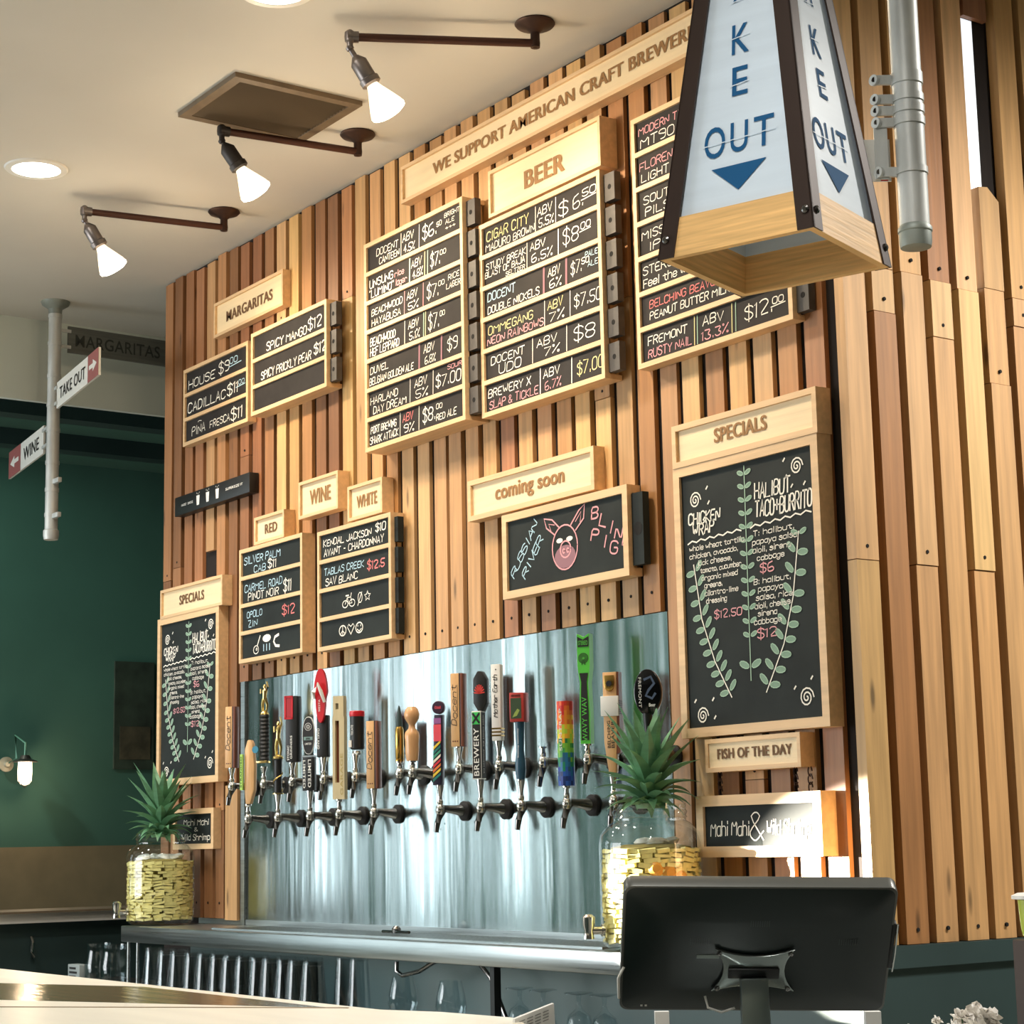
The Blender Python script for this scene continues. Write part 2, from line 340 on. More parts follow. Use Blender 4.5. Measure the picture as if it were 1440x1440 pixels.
# left wall: four tall windows toward the street, green beyond them
wl = MB(); wl.box(-9.6, -9.5, -1.8, 4, 1.335, ZC); wl.box(-9.6, -9.5, -7.2, -6.2, 0, ZC)
wl.box(-9.6, -9.5, -6.2, -1.8, 0, .9); wl.box(-9.6, -9.5, -6.2, -1.8, 2.9, ZC)
_e = [-6.2]
for yy, ww, ee in WIN[::-1]: _e += [yy-ww/2, yy+ww/2]
_e.append(-1.8)
for i in range(0, 10, 2): wl.box(-9.6, -9.5, _e[i], _e[i+1], .9, 2.9)
struct('wall_left', wl, M_green)
struct('trim_1', MB().box(-9.6, -9.47, -1.8, 4, 0, 1.335), M_wains)
for i, (yy, ww, ee) in enumerate(WIN):
    wf = MB(); hw = ww/2
    for a, b, c, d in ((yy-hw, yy-hw+.03, .9, 2.9), (yy+hw-.03, yy+hw, .9, 2.9), (yy-hw+.03, yy+hw-.03, .9, .94), (yy-hw+.03, yy+hw-.03, 2.86, 2.9)):
        wf.box(-9.58, -9.52, a, b, c, d)
    struct('window_%d' % (i+1), wf, M_white)
struct('wall_front', MB().box(-9.6, 3, -7.3, -7.2, 0, ZC), M_wall)
struct('wall_right', MB().box(3, 3.1, -7.2, 4, 0, ZC), M_wall)
struct('wall_far', MB().box(-9.6, 3, 4, 4.1, 0, ZC), M_green)
struct('trim_2', MB().box(-7.125, -7.1, -2.6, 4, 3.03, ZC), M_sof)
struct('ceiling_2', MB().box(-9.5, -7.125, -1.8, 4, 3.30, 3.34), M_green)    # green ceiling of the room beyond
for i in range(3): struct('trim_%d' % (8+i), MB().box(-8.9+i*.65, -8.8+i*.65, -1.8, 4, 3.22, 3.30), M_dkgreen)
#            # soffit band above the opening
# ------------------------------------------------------------------ slatted bar wall
SD = .013; SDR = .026                                                                    # slat thickness
wb = struct('wall_back', MB().box(-6.395, -2.979, SD, .16, 0, ZC), M_back)
wr = struct('wall_side', MB().box(-3.10, -2.979, .16, 4, 0, ZC), M_back)
PITCH = .0850; NS = 40; X0 = -6.402
pal = [S(206, 164, 112), S(200, 158, 108), S(196, 152, 104), S(188, 144, 98), S(204, 162, 112), S(182, 134, 86), S(166, 116, 74), S(194, 150, 106), S(210, 170, 122)]
dark = [S(160, 112, 76), S(138, 94, 64), S(174, 124, 84), S(150, 100, 68)]
screw = MB()
def slat(parent, mb, x, reddish=0):
    o = mb.build('slat', M_slat, parent, smooth=False)
    c = R.choice(dark if R.random() < reddish else pal); f = R.uniform(.88, 1.1)
    o.color = (min(c[0]*f, 1), min(c[1]*f*R.uniform(.95, 1.04), 1), min(c[2]*f*R.uniform(.86, .98), 1), 1)
    return o
PX0, PX1, PZ = -5.79, -3.601, 1.845                                         # steel splash panel
for i in range(NS):
    x0 = X0+i*PITCH; x1 = x0+.061
    zb = PZ if (x0 > PX0-.02 and x1 < PX1+.02) else 1.078
    zt = ZC-.002-R.uniform(0, .012); jx = R.uniform(-.0015, .0015); y0 = R.uniform(-.002, .003)
    if x0+.031 < -3.1 or True: screw.cyl((x0+.031, y0-.0015, zb+.05), (x0+.031, y0+.004, zb+.05), .0042, n=6)
    cuts = [zb, zt]
    if R.random() < .65:
        c = R.uniform(zb+.25, zt-.3); cuts = [zb, c, zt]
        screw.cyl((x0+.031, y0-.0015, c+.02), (x0+.031, y0+.004, c+.02), .0042, n=6)
    if 4 == i: cuts = [zb, onY(292, 812, 0).z, -1, onY(292, 776, 0).z, zt]   # a short piece is missing here
    k = 0
    while k < len(cuts)-1:
        a, b = cuts[k], cuts[k+1]
        if b == -1: k += 2; continue
        red = .62 if x0 < -5.6 else .3 if x0 < -5.0 else .1
        slat(wb, MB().box(x0+jx, x1+jx, y0+R.uniform(-.001, .001), SD, a+.0008, b-.0008), x0, red); k += 1
# side wall facing right of the corner
SX = -2.95
miss = onX(1388, 300, SX).y
for k in range(12):
    y0 = -.012+k*.0925; y1 = y0+.067; zb = 1.076
    zt = ZC-.01; cs = [zb, 1.30+R.uniform(-.0, 0)+.62+R.uniform(-.05, .02) if k in (0, 2, 4) else zb+.9+R.uniform(0, .5), onX(1249, 385, SX).z+R.uniform(.0, .02), zt]
    if k in (0, 2, 4): cs[1] = onX(1293, 794, SX).z
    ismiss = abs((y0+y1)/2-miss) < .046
    for j in range(3):
        a, b = cs[j], cs[j+1]
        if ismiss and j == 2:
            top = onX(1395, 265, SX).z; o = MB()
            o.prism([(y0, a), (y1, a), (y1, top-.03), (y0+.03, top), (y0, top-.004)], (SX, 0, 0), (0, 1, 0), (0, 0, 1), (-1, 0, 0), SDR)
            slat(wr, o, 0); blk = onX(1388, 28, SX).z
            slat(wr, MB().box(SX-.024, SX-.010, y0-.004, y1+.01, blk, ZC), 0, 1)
            struct('window_5', MB().box(SX-.0288, SX-.0268, y0-.022, y0+.042, a, blk), mat('glowing_white', S(235, 238, 242), .6, emit=(.9, .95, 1, 1), es=.62))  # white strip behind the missing slat, with an added glow to look bright
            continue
        slat(wr, MB().box(SX-SDR, SX+R.uniform(-.002, .002), y0, y1, a+.001, b-.001), 0, .3 if (k in (2, 4) and j == 0) else 0)
        for zz in (a+.03,):
            screw.cyl((SX-.004, (y0+y1)/2, zz), (SX+.003, (y0+y1)/2, zz), .0045, n=6)
so = screw.build('screw', M_hole, wb, kind='stuff')
lg = MB().box(-3.0, SX+.012, .0, 2, 1.03, 1.0755)
struct('trim_4', lg, M_dkgreen); struct('baseboard_side', MB().box(-3.0, SX, -.02, 2, 0, 1.03), M_dkgreen)
struct('trim_5', MB().box(-5.79-.002, -5.765, -.004, SD, ZT, PZ), M_steel)
# left trim board beside the panel
slat(wb, MB().box(-5.885, -5.80, -.012, -.001, 1.075, onY(320, 1105, 0).z), 0)
sp = MB().box(PX0, -3.603, .004, .011, ZT, PZ-.001).build('splash_panel', M_panel)
sp.data.transform(Matrix.Translation((4.5, 0, -ZT))); sp.location = (-4.5, 0, ZT)
tag(sp, 'tall brushed stainless steel splash panel behind the beer taps', 'panel')
# ------------------------------------------------------------------ boards and sign boxes
def rect(TL, TR, BR, BL, l):
    a, b, c, d = [onY(p[0], p[1], -l) for p in (TL, TR, BR, BL)]
    return (a.x+d.x)/2, (b.x+c.x)/2, (c.z+d.z)/2, (a.z+b.z)/2
def sign_box(label, txt, px, l, tx, group=None, m=M_burn, fh=.40, wide=None, rim=.010, rec=.008, bold=.06, xr=None, back=0, name='sign_box'):
    x0, x1, z0, z1 = rect(*px, l)
    if xr: x1 = xr
    t = thing(name, label, 'sign', ((x0+x1)/2, back, z0), group)
    fr = MB(); fr.box(x0, x1, -l, back, z0, z0+rim); fr.box(x0, x1, -l, back, z1-rim, z1); fr.box(x0, x0+rim, -l, back, z0+rim, z1-rim); fr.box(x1-rim, x1, -l, back, z0+rim, z1-rim)
    fr.build('frame', M_frame, t, smooth=False)
    pn = MB().box(x0+rim, x1-rim, -l+rec, -l+rec+.01, z0+rim, z1-rim).build('face_panel', M_face, t, smooth=False)
    W = x1-x0-2*rim; H = z1-z0-2*rim; u0, u1, v0, v1 = tx
    put_text(MB(), txt, (x0+rim+W*u0, -l+rec-.0012, z0+rim+H*v0), XV, ZV, W*(u1-u0), H*(v1-v0), bold).build('lettering', m, pn, smooth=False)
    return t, (x0, x1, z0, z1)
def menu_board(label, px, l, rows, group=None, rim=.013, tabs=None, smat=None, lw=.0026, name='menu_board', rr=None, leftt=0, divs=True, back=0, tabmat=None, open_side=False):
    """rows: one list per slate of (kind, ...) in slate fractions"""
    x0, x1, z0, z1 = rr if rr else rect(*px, l)
    smat = smat or M_slate
    t = thing(name, label, 'menu board', ((x0+x1)/2, back, z0), group)
    n = len(rows); bar = rim*.95; H = (z1-z0-2*rim-(n-1)*bar)/n
    fr = MB(); fr.box(x0, x1, -l, back, z0, z0+rim); fr.box(x0, x1, -l, back, z1-rim, z1)
    fr.box(x0, x0+rim, -l, -l+.016, z0+rim, z1-rim); fr.box(x1-rim, x1, -l, -l+.016, z0+rim, z1-rim)
    if not tabs: fr.box(x0, x0+rim, -l+.016, back, z0+rim, z1-rim); fr.box(x1-rim, x1, -l+.016, back, z0+rim, z1-rim)
    else: fr.box(x0+rim, x1-rim, -l+.03, back, z0+rim, z1-rim)
    for i in range(1, n):
        zz = z1-rim-i*H-i*bar; fr.box(x0+rim, x1-rim, -l, -l+.016, zz, zz+bar)
    fr.build('frame', M_frame, t, smooth=False)
    for i, row in enumerate(rows):
        b = z1-rim-(i+1)*H-i*bar; ys = -l+.007
        sl = MB().box(x0+rim-.002, x1-rim+.002, ys, ys+.006, b-.002, b+H+.002)
        slo = sl.build('slate', smat, t, smooth=False)
        if tabs:
            tb = MB().box(x1+.002, x1+tabs, -l+.012, -l+.032, b+H*.02, b+H*.98).build('slate_end', tabmat or M_tab, t, smooth=False, label='grey slate end with finger hole')
            MB().cyl((x1+tabs*.55, -l+.0115, b+H*.5), (x1+tabs*.55, -l+.014, b+H*.5), H*.09, n=12).build('finger_hole', M_hole, tb)
        if leftt and i < leftt:
            MB().box(x0-.022, x0-.001, -l+.012, -l+.03, b+H*.05, b+H*.9).build('slate_end', M_tab, t, smooth=False, label='grey slate end with finger hole')
        O = Vector((x0+rim, ys-.0012, b)); W = x1-x0-2*rim; mbs = {}
        for it in row:
            k = it[0]
            if k == 'T':
                _, s, u, v, uw, vh, c = it[:7]; rot = it[7] if len(it) > 7 else 0
                chalk_text(mbs.setdefault(c, MB()), s, u*W, v*H, uw*W, vh*H, lw*(it[8] if len(it) > 8 else 1), O, XV, ZV, rot=rot)
            elif k == 'L':
                _, pts, c = it[:3]; ribbon(mbs.setdefault(c, MB()), [(p[0]*W, p[1]*H) for p in pts], lw*(it[3] if len(it) > 3 else 1), O, XV, ZV)
            elif k == 'F':     # filled shape
                _, pts, c = it[:3]; m_ = mbs.setdefault(c, MB()); q = Vector((0, .0004, 0)); m_.add([O+q+XV*(p[0]*W)+ZV*(p[1]*H) for p in pts], [tuple(range(len(pts)))])
        for c, m_ in mbs.items(): m_.build('chalk_writing', CH[c], slo, smooth=False)
    return t, (x0, x1, z0, z1)
def T(s, u, v, w, h, c='w', rot=0, k=1): return ('T', s, u, v, w, h, c, rot, k)
def bar_(u, c='w', k=1): return ('L', [(u, .06), (u+.005, .94)], c, k)
def abv(u, s, c='w', c2=None, w=.13): return [T('ABV', u, .55, w*.9, .30, c), T(s, u+.01, .12, w*.9, .30, c2 or c)]
ORD = 'first second third fourth fifth sixth seventh eighth ninth tenth eleventh twelfth thirteenth'.split()
bl = [
 [T('DOCENT', .10, .50, .24, .28), T('CANTEEN', .13, .14, .22, .26), bar_(.37)]+abv(.39, '4.5%')+[bar_(.565), T('$6.', .60, .28, .15, .5, k=1.3), T('50', .75, .52, .05, .18), T('BRIGHT', .83, .72, .15, .17), T('ALE', .84, .46, .09, .16), T('***', .84, .22, .1, .14)],
 [T('UNSUNG', .02, .5, .26, .3, k=1.5), T('rice', .30, .5, .1, .22, 'p'), T('"LUMINO"', .02, .10, .26, .3, k=1.5), T('lager', .31, .14, .12, .24, 'p'), bar_(.46, 'g', 2.5)]+abv(.48, '4.8%', w=.12)+[bar_(.62, 'y', 1.6), bar_(.65, 'g', 1.6), T('$7.', .68, .25, .1, .5, k=1.3), T('00', .78, .55, .06, .18)],
 [T('BEACHWOOD', .04, .52, .34, .26), T('HAYABUSA', .04, .12, .32, .26), bar_(.40, 'p')]+abv(.43, '5%', w=.12)+[bar_(.60, 'p'), T('$7.', .64, .25, .12, .5, k=1.2), T('00', .76, .55, .06, .18), T('RICE', .86, .62, .11, .2), T('LAGER', .84, .3, .14, .2)],
 [T('BEACHWOOD', .02, .5, .28, .3, k=1.4), T('HEF LEPPARD', .02, .10, .32, .3, k=1.5), bar_(.40)]+abv(.44, '5.1%', w=.12)+[bar_(.60, 'g', 1.6), bar_(.62, 'y', 1.4), T('$7.', .65, .2, .11, .55, k=1.3), T('00', .77, .55, .05, .18)],
 [T('DUVEL', .02, .55, .2, .26), T('BELGIAN GOLDEN ALE', .01, .12, .48, .26), bar_(.55, 'm', 3)]+abv(.60, '6.8%', w=.12)+[bar_(.78, 'm', 3), T('$9', .84, .3, .1, .45, k=1.2)],
 [T('HARLAND', .02, .5, .30, .28), T('DAY DREAM', .05, .10, .36, .28), bar_(.45)]+abv(.50, '5%', w=.14)+[bar_(.69), T('$7.00', .72, .24, .25, .42, k=1.3), T('SOUR', .84, .76, .14, .16, 'p')],
 [T('PORT BREWING', .02, .52, .28, .26, k=1.3), T('SHARK ATTACK', .01, .12, .31, .26, k=1.4), bar_(.34)]+abv(.37, '9%', 'r', 'w', w=.12)+[bar_(.54), T('$8.', .58, .28, .13, .5, k=1.4), T('00', .72, .6, .06, .18), T('RED ALE', .72, .18, .2, .24)]]
menu_board('tall seven-row chalk beer list left of the board under the BEER header', ((512.5, 344), (650, 276), (654, 588.6), (512.5, 638.6)), .077, bl, tabs=.045)
bm_ = [
 [T('CIGAR CITY', .03, .48, .38, .34, 'y', k=1.3), T('MADURO BROWN', .02, .10, .44, .26), bar_(.47)]+abv(.49, '5.5%', w=.14)+[bar_(.645), T('$', .67, .2, .08, .5, k=1.2), T('6.', .79, .24, .09, .5), T('50', .87, .52, .11, .26), ('L', [(.86, .42), (.98, .46)], 'w')],
 [T('STUDY BREAK', .02, .58, .36, .24), T('BLAST OF BAJA', .01, .30, .36, .22), T('SELTZER', .2, .06, .17, .16), bar_(.39)]+[T('ABV', .42, .58, .13, .28), T('6.5%', .43, .14, .18, .30), bar_(.66, 'w', 1.4), T('$8', .70, .28, .13, .5, k=1.2), T('00', .85, .58, .08, .22), ('L', [(.84, .5), (.93, .53)], 'w')],
 [T('DOCENT', .03, .55, .25, .3, 'b', k=1.2), T('DOUBLE NICKELS', .03, .10, .46, .26), bar_(.53, 'm', 3)]+abv(.57, '6%', w=.11)+[bar_(.72, 'm', 3), T('$7.', .76, .3, .09, .44), T('50', .85, .52, .06, .2), T('PALE', .88, .7, .10, .18, 'b'), T('ALE', .90, .35, .08, .18, 'b')],
 [T('OMMEGANG', .03, .48, .40, .3, 'y'), T('NEON RAINBOWS', .02, .12, .50, .26, 'p'), bar_(.53)]+abv(.56, '7%', 'y', 'w', w=.14)+[bar_(.745), T('$7.50', .78, .28, .22, .42, k=1.1)],
 [T('DOCENT', .05, .52, .30, .28), T('UDO', .12, .10, .20, .34), bar_(.42)]+[T('ABV', .46, .55, .17, .28), T('7%', .52, .16, .13, .26), bar_(.71), T('$8', .77, .28, .17, .5, k=1.3)],
 [T('BREWERY X', .02, .52, .38, .28), T('SLAP & TICKLE', .03, .10, .43, .28, 'p'), bar_(.48, 'w', 1.4)]+abv(.51, '6.7%', 'w', 'p', w=.15)+[bar_(.745, 'w', 1.4), T('$7.00', .79, .26, .21, .42, 'y', k=1.1)]]
menu_board('six-row chalk beer list in a pale wood frame, directly under the BEER header', ((675, 314.4), (844, 240), (849.4, 534.4), (676, 587)), .055, bm_, tabs=.045)
br_ = [
 [T('MODERN TIMES', .02, .55, .42, .24, 'p'), T('MT90', .03, .12, .25, .3), bar_(.5)]+abv(.53, '6%')+[bar_(.72), T('$8', .78, .3, .14, .45)],
 [T('FLOREN', .02, .52, .24, .26, 'p'), T('LIGHT', .03, .12, .2, .26), bar_(.5)]+abv(.53, '5%')+[bar_(.72), T('$7', .78, .3, .14, .45)],
 [T('SOUTH', .04, .52, .24, .26), T('PILS', .05, .12, .18, .26), bar_(.5)]+abv(.53, '5%')+[bar_(.72), T('$7', .78, .3, .14, .45)],
 [T('MISSION', .02, .52, .28, .26), T('IPA', .07, .12, .15, .26), bar_(.5)]+abv(.53, '7%')+[bar_(.72), T('$8', .78, .3, .14, .45)],
 [T('STEREO', .02, .52, .26, .28), T('Feel the way', .02, .12, .38, .26), bar_(.5)]+abv(.53, '6%')+[bar_(.72), T('$8', .78, .3, .14, .45)],
 [T('BELCHING BEAVER', .06, .55, .50, .24, 'r'), T('PEANUT BUTTER MILK', .06, .18, .56, .24), bar_(.66)]+abv(.68, '5%')+[bar_(.84), T('$8', .87, .3, .1, .45)],
 [T('FREMONT', .04, .52, .28, .26), T('RUSTY NAIL', .04, .12, .31, .26, 'p'), bar_(.37, 'y'), bar_(.39, 'g')]+[T('ABV', .43, .56, .14, .28), T('13.3%', .42, .12, .18, .28, 'p'), bar_(.625, 'y'), bar_(.65, 'g'), T('$12.', .71, .28, .18, .42, k=1.2), T('00', .89, .5, .07, .2), ('L', [(.88, .42), (.97, .46)], 'w')]]
_a = onY(891.7, 167.2, -.037); _b = onY(1115.3, 449.2, -.037); _c = onY(897.5, 519.2, -.037)
menu_board('chalk beer list partly hidden behind the take-out lantern, pale wood frame', None, .037, br_, rr=(_c.x, _b.x, (_b.z+_c.z)/2, _a.z), tabs=.04)
m1 = [[T('HOUSE', .04, .2, .44, .40), T('$9', .54, .25, .17, .5, k=1.2), T('00', .72, .5, .12, .26, 'b'), ('L', [(.70, .38), (.9, .44)], 'b')],
      [T('CADILLAC', .03, .22, .62, .42, k=1.3), T('$11', .68, .26, .17, .5, k=1.3), T('00', .86, .55, .09, .2, 'b'), ('L', [(.82, .46), (.96, .5)], 'b')],
      [T('PINA', .10, .22, .22, .40), T('~', .2, .56, .06, .2), T('FRESCA', .40, .25, .32, .32), T('$11', .74, .2, .18, .5, k=1.3)]]
menu_board('small three-row chalk board reading HOUSE, CADILLAC, PINA FRESCA', ((258.5, 520.6), (347, 480), (350, 590.4), (256.5, 630)), .032, m1, leftt=2, lw=.0032)
m2 = [[T('SPICY MANGO', .18, .14, .56, .34, k=1.1), T('$12', .76, .22, .18, .46, k=1.5)],
      [T('SPICY PRICKLY PEAR', .10, .14, .70, .34, k=1.1), T('$12', .84, .26, .16, .42, k=1.4)], []]
menu_board('three-row chalk board reading SPICY MANGO with an empty bottom slate', ((353.3, 469.6), (458.5, 420.6), (459.6, 541.5), (352.3, 587.3)), .055, m2, tabs=.04, lw=.0032)
def circ(cx, cy, r, a=1, n=16, ry=None): return [(cx+r*math.cos(2*math.pi*i/n), cy+(ry or r*a)*math.sin(2*math.pi*i/n)) for i in range(n+1)]
def spiral(cx, cy, r, a, n=26, t=2.2): return [(cx+r*(1-i/n*.9)*math.cos(t*2*math.pi*i/n), cy+r*a*(1-i/n*.9)*math.sin(t*2*math.pi*i/n)) for i in range(n+1)]
rd = [[T('SILVER PALM', .03, .50, .62, .30, 'b'), T('CAB', .20, .08, .20, .28, 'b'), T('$11', .44, .10, .14, .34, k=1.3)],
      [T('CARMEL ROAD', .04, .48, .64, .30, 'b'), T('PINOT NOIR', .10, .10, .52, .30), T('$11', .70, .14, .13, .5, k=1.5)],
      [T('OPOLO', .08, .54, .26, .26, 'b'), T('ZIN', .10, .14, .16, .26, 'b'), T('$12', .68, .34, .20, .36, 'r', k=1.2)],
      [('L', circ(.24, .3, .045, n=10, ry=.17), 'w'), ('L', circ(.25, .32, .012, n=6, ry=.05), 'w'), ('L', [(.26, .45), (.31, .85)], 'w', 1.6),
       ('F', circ(.42, .70, .07, n=12, ry=.16), 'w'), ('L', [(.37, .45), (.37, .2)], 'b', 1.6), ('L', [(.42, .45), (.42, .2)], 'b', 1.6), ('L', [(.47, .45), (.47, .2)], 'b', 1.6),
       ('L', [(.62, .75), (.56, .68), (.54, .5), (.57, .32), (.63, .28)], 'w', 3)]]
menu_board('four-row chalk wine list under the RED sign', ((337.8, 772.2), (425.5, 750), (424.4, 918.9), (334.4, 932.2)), .047, rd, lw=.003, smat=M_slateg)
wh = [[T('KENDAL JACKSON', .04, .52, .70, .26, 'w'), T('$10', .80, .58, .14, .32, k=1.2), T('AVANT - CHARDONNAY', .05, .12, .86, .28)],
      [T('TABLAS CREEK', .05, .52, .58, .26, 'b'), T('SAV BLANC', .07, .10, .47, .28), T('$12.5', .68, .34, .24, .32, 'r', k=1.3)],
      [('L', circ(.36, .36, .04, n=12, ry=.14), 'w'), ('L', circ(.46, .36, .04, n=12, ry=.14), 'w'), ('L', [(.36, .36), (.39, .6), (.44, .6), (.46, .36), (.41, .36), (.39, .6)], 'w'), ('L', [(.37, .68), (.41, .68)], 'w', 1.5), ('L', [(.45, .75), (.44, .6)], 'w'),
       ('L', circ(.575, .5, .03, n=10, ry=.2), 'w'), ('L', [(.54, .2), (.6, .7)], 'w'),
       ('L', [(.68+.045*(1 if i % 2 == 0 else .45)*math.sin(i*math.pi/5), .5+.2*(1 if i % 2 == 0 else .45)*math.cos(i*math.pi/5)) for i in range(11)], 'w')],
      [('L', circ(.32, .5, .05, n=14, ry=.2), 'w', 1.3), ('L', [(.32, .7), (.32, .3)], 'w'), ('L', [(.285, .36), (.32, .5), (.355, .36)], 'w'),
       ('L', [(.44, .3), (.39, .6), (.41, .7), (.44, .6), (.47, .7), (.49, .6), (.44, .3)], 'w'),
       ('L', circ(.56, .5, .05, n=14, ry=.2), 'w', 1.3), ('L', [(.53, .45), (.56, .36), (.59, .45)], 'w'), ('L', [(.54, .6), (.54, .55)], 'w'), ('L', [(.58, .6), (.58, .55)], 'w')]]
menu_board('four-row chalk wine list under the WHITE sign, with bicycle and peace drawings', ((445.6, 746.7), (548.9, 722.2), (551, 897.8), (446.7, 916.7)), .045, wh, lw=.003, smat=M_slateg, tabs=.02, tabmat=M_slateg)
# pig board
pig = [('F', circ(.46, .50, .105, n=20, ry=.30), 'm'), ('L', circ(.46, .50, .105, n=24, ry=.30), 'p', 1.5), ('F', circ(.462, .66, .085, n=16, ry=.12), 'm')]
pig = [('L', circ(.505, .46, .108, n=24, ry=.31), 'p', 1.6), ('F', circ(.505, .33, .09, n=18, ry=.16), 'm'), ('L', circ(.51, .43, .045, n=16, ry=.115), 'p', 1.6), ('L', circ(.495, .41, .009, n=8, ry=.03), 'p', 1.6), ('L', circ(.53, .41, .009, n=8, ry=.03), 'p', 1.6),
       ('L', [(.42, .66), (.35, .78), (.33, .92), (.40, .88), (.46, .75)], 'p', 1.6), ('L', [(.56, .75), (.63, .92), (.68, 1.0-.01), (.67, .80), (.60, .66)], 'p', 1.6), ('L', [(.39, .72), (.37, .83), (.42, .80)], 'p'), ('L', [(.60, .78), (.65, .90), (.64, .76)], 'p'),
       ('F', circ(.46, .565, .028, n=10, ry=.035), 'w'), ('F', circ(.545, .565, .028, n=10, ry=.035), 'w')]
tx = []
for i, c in enumerate('RUSSIAN'): tx.append(T(c, .05+i*.032, .17+i*.098, .055, .12, 'b', .9, 1.6))
for i, c in enumerate('RIVER'): tx.append(T(c, .15+i*.034, .13+i*.098, .055, .12, 'b', .9, 1.6))
for i, c in enumerate('BLIND'): tx.append(T(c, .735+i*.060, .76-i*.11, .055, .16, 'p', -.3 if i else 0, 2))
for i, c in enumerate('PIG'): tx.append(T(c, .725+i*.075, .48-i*.12, .06, .16, 'p', -.2, 2))
menu_board('chalk board with pink pig face drawing, below the coming soon sign', ((705, 723.8), (881, 682.5), (885, 810), (707.5, 842.5)), .042, [pig+tx], lw=.0026, smat=M_slateg, rim=.02, tabs=.045, tabmat=M_slateg, name='chalkboard')
# specials boards (large and small copies of one drawing)
def leafpair(x, z, a, s, asp, ang=0):
    out = []
    for sd in (-1, 1):
        cx, cz = x+sd*s*.75*math.cos(ang), z+sd*s*.75*math.sin(ang)*asp+s*.15*asp
        pts = []
        for i in range(11):
            th = 2*math.pi*i/10; px = s*.62*math.cos(th); pz = s*.27*math.sin(th)
            r = sd*.35+ang; pts.append((cx+px*math.cos(r)-pz*math.sin(r), cz+(px*math.sin(r)+pz*math.cos(r))*asp))
        out += [('L', pts, 'g', .9), ('F', pts[:-1], 'm2')]
    return out
def specials(asp):
    it = []
    for sx, sz, r in ((.11, .895, .045), (.885, .935, .045), (.11, .045, .045), (.885, .075, .05)): it.append(('L', spiral(sx, sz, r, asp), 'w', 1.3))
    for sx, sz in ((.20, .93), (.21, .87), (.17, .81), (.79, .965), (.80, .90), (.84, .86), (.93, .86), (.05, .10), (.2, .03), (.19, .1), (.8, .11), (.92, .14)): it.append(('L', [(sx, sz), (sx+.012, sz+.010)], 'w', 1.5))
    zz = [(.04+i*.035, .728+(.006 if i % 2 else -.003)+i*.0010) for i in range(13)]; it.append(('L', zz, 'w', 1.3))
    zz = [(.53+i*.037, .742+(.006 if i % 2 else -.004)+i*.0012) for i in range(13)]; it.append(('L', zz, 'w', 1.3))
    it += [T('CHICKEN', .05, .80, .25, .045, k=1.4), T('WRAP', .08, .755, .17, .045, k=1.5), T('HALIBUT', .57, .845, .26, .058, k=1.4), T('TACO+BURRITO', .57, .775, .41, .062, k=1.5)]
    l = [('whole wheat tortilla,', .05, .44), ('chicken, avocado,', .05, .38), ('jack cheese,', .11, .27), ('tomato, cucumber,', .13, .33), ('organic mixed', .14, .28), ('greens,', .16, .14), ('cilantro-lime', .16, .26), ('dressing', .17, .16)]
    for i, (s, u, w) in enumerate(l): it.append(T(s, u, .695-i*.031, w, .020, k=.75))
    it.append(T('$12.50', .23, .415, .21, .03, 'p', k=1))
    l = [('T: halibut,', .55, .30, .705), ('papaya salsa,', .54, .34, .672), ('aioli, sirena', .54, .28, .640), ('cabbage', .57, .20, .608), ('B: halibut,', .54, .27, .52), ('papaya', .57, .18, .49), ('salsa, rice,', .55, .28, .458), ('aioli, cheese,', .54, .27, .427), ('sirena', .56, .14, .398), ('cabbage', .53, .2, .367)]
    for s, u, w, z in l: it.append(T(s, u, z, w, .021, k=.75))
    it += [T('$6', .59, .562, .10, .035, 'p'), T('$12', .55, .315, .14, .034, 'p')]
    # centre vine
    it.append(('L', [(.5, .985-.0), (.495, .6), (.49, .16)], 'g', 1))
    for i in range(13): it += leafpair(.497, .955-i*.052, 0, .038, asp)
    it += leafpair(.49, .215, 0, .06, asp, 0)
    # side vines
    def along(P, k):
        f = k*(len(P)-1); i = min(int(f), len(P)-2); g = f-i; return P[i][0]+(P[i+1][0]-P[i][0])*g, P[i][1]+(P[i+1][1]-P[i][1])*g
    VL = [(.34, .105), (.22, .25), (.13, .42), (.08, .64)]; VR = [(.60, .11), (.74, .28), (.82, .45), (.88, .69)]
    it.append(('L', VL, 'w', 1.1))
    for i in range(11):
        x, z = along(VL, .06+i*.09); it += leafpair(x, z, 0, .052, asp, .5)
    it.append(('L', [(.60, .11), (.74, .28), (.82, .45), (.88, .69)], 'w', 1.1))
    for i in range(9):
        x, z = along(VR, .06+i*.105); it += leafpair(x, z, 0, .058, asp, -.4)
    it += leafpair(.88, .685, 0, .04, asp)
    return it
CH['m2'] = mat('dusty_green_chalk', S(132, 162, 142), .9)
r_ = rect((944.9, 661.7), (1149, 607.8), (1166.5, 1021.6), (959.6, 1038.4), .042)
asp = (r_[1]-r_[0])/(r_[3]-r_[2])
menu_board('large black specials chalkboard with drawn leaf vines, hanging right of the taps', None, .042, [specials(asp)], rr=r_, smat=M_slateg, rim=.022, lw=.0028, name='specials_board')
r2 = rect((224, 870.7), (308.3, 851.7), (306, 1098), (217, 1107), .036)
menu_board('smaller specials chalkboard with leaf vines at the far left, behind the pineapple jar', None, .036, [specials((r2[1]-r2[0])/(r2[3]-r2[2]))], rr=r2, smat=M_slateg, rim=.022, lw=.0028, name='specials_board')
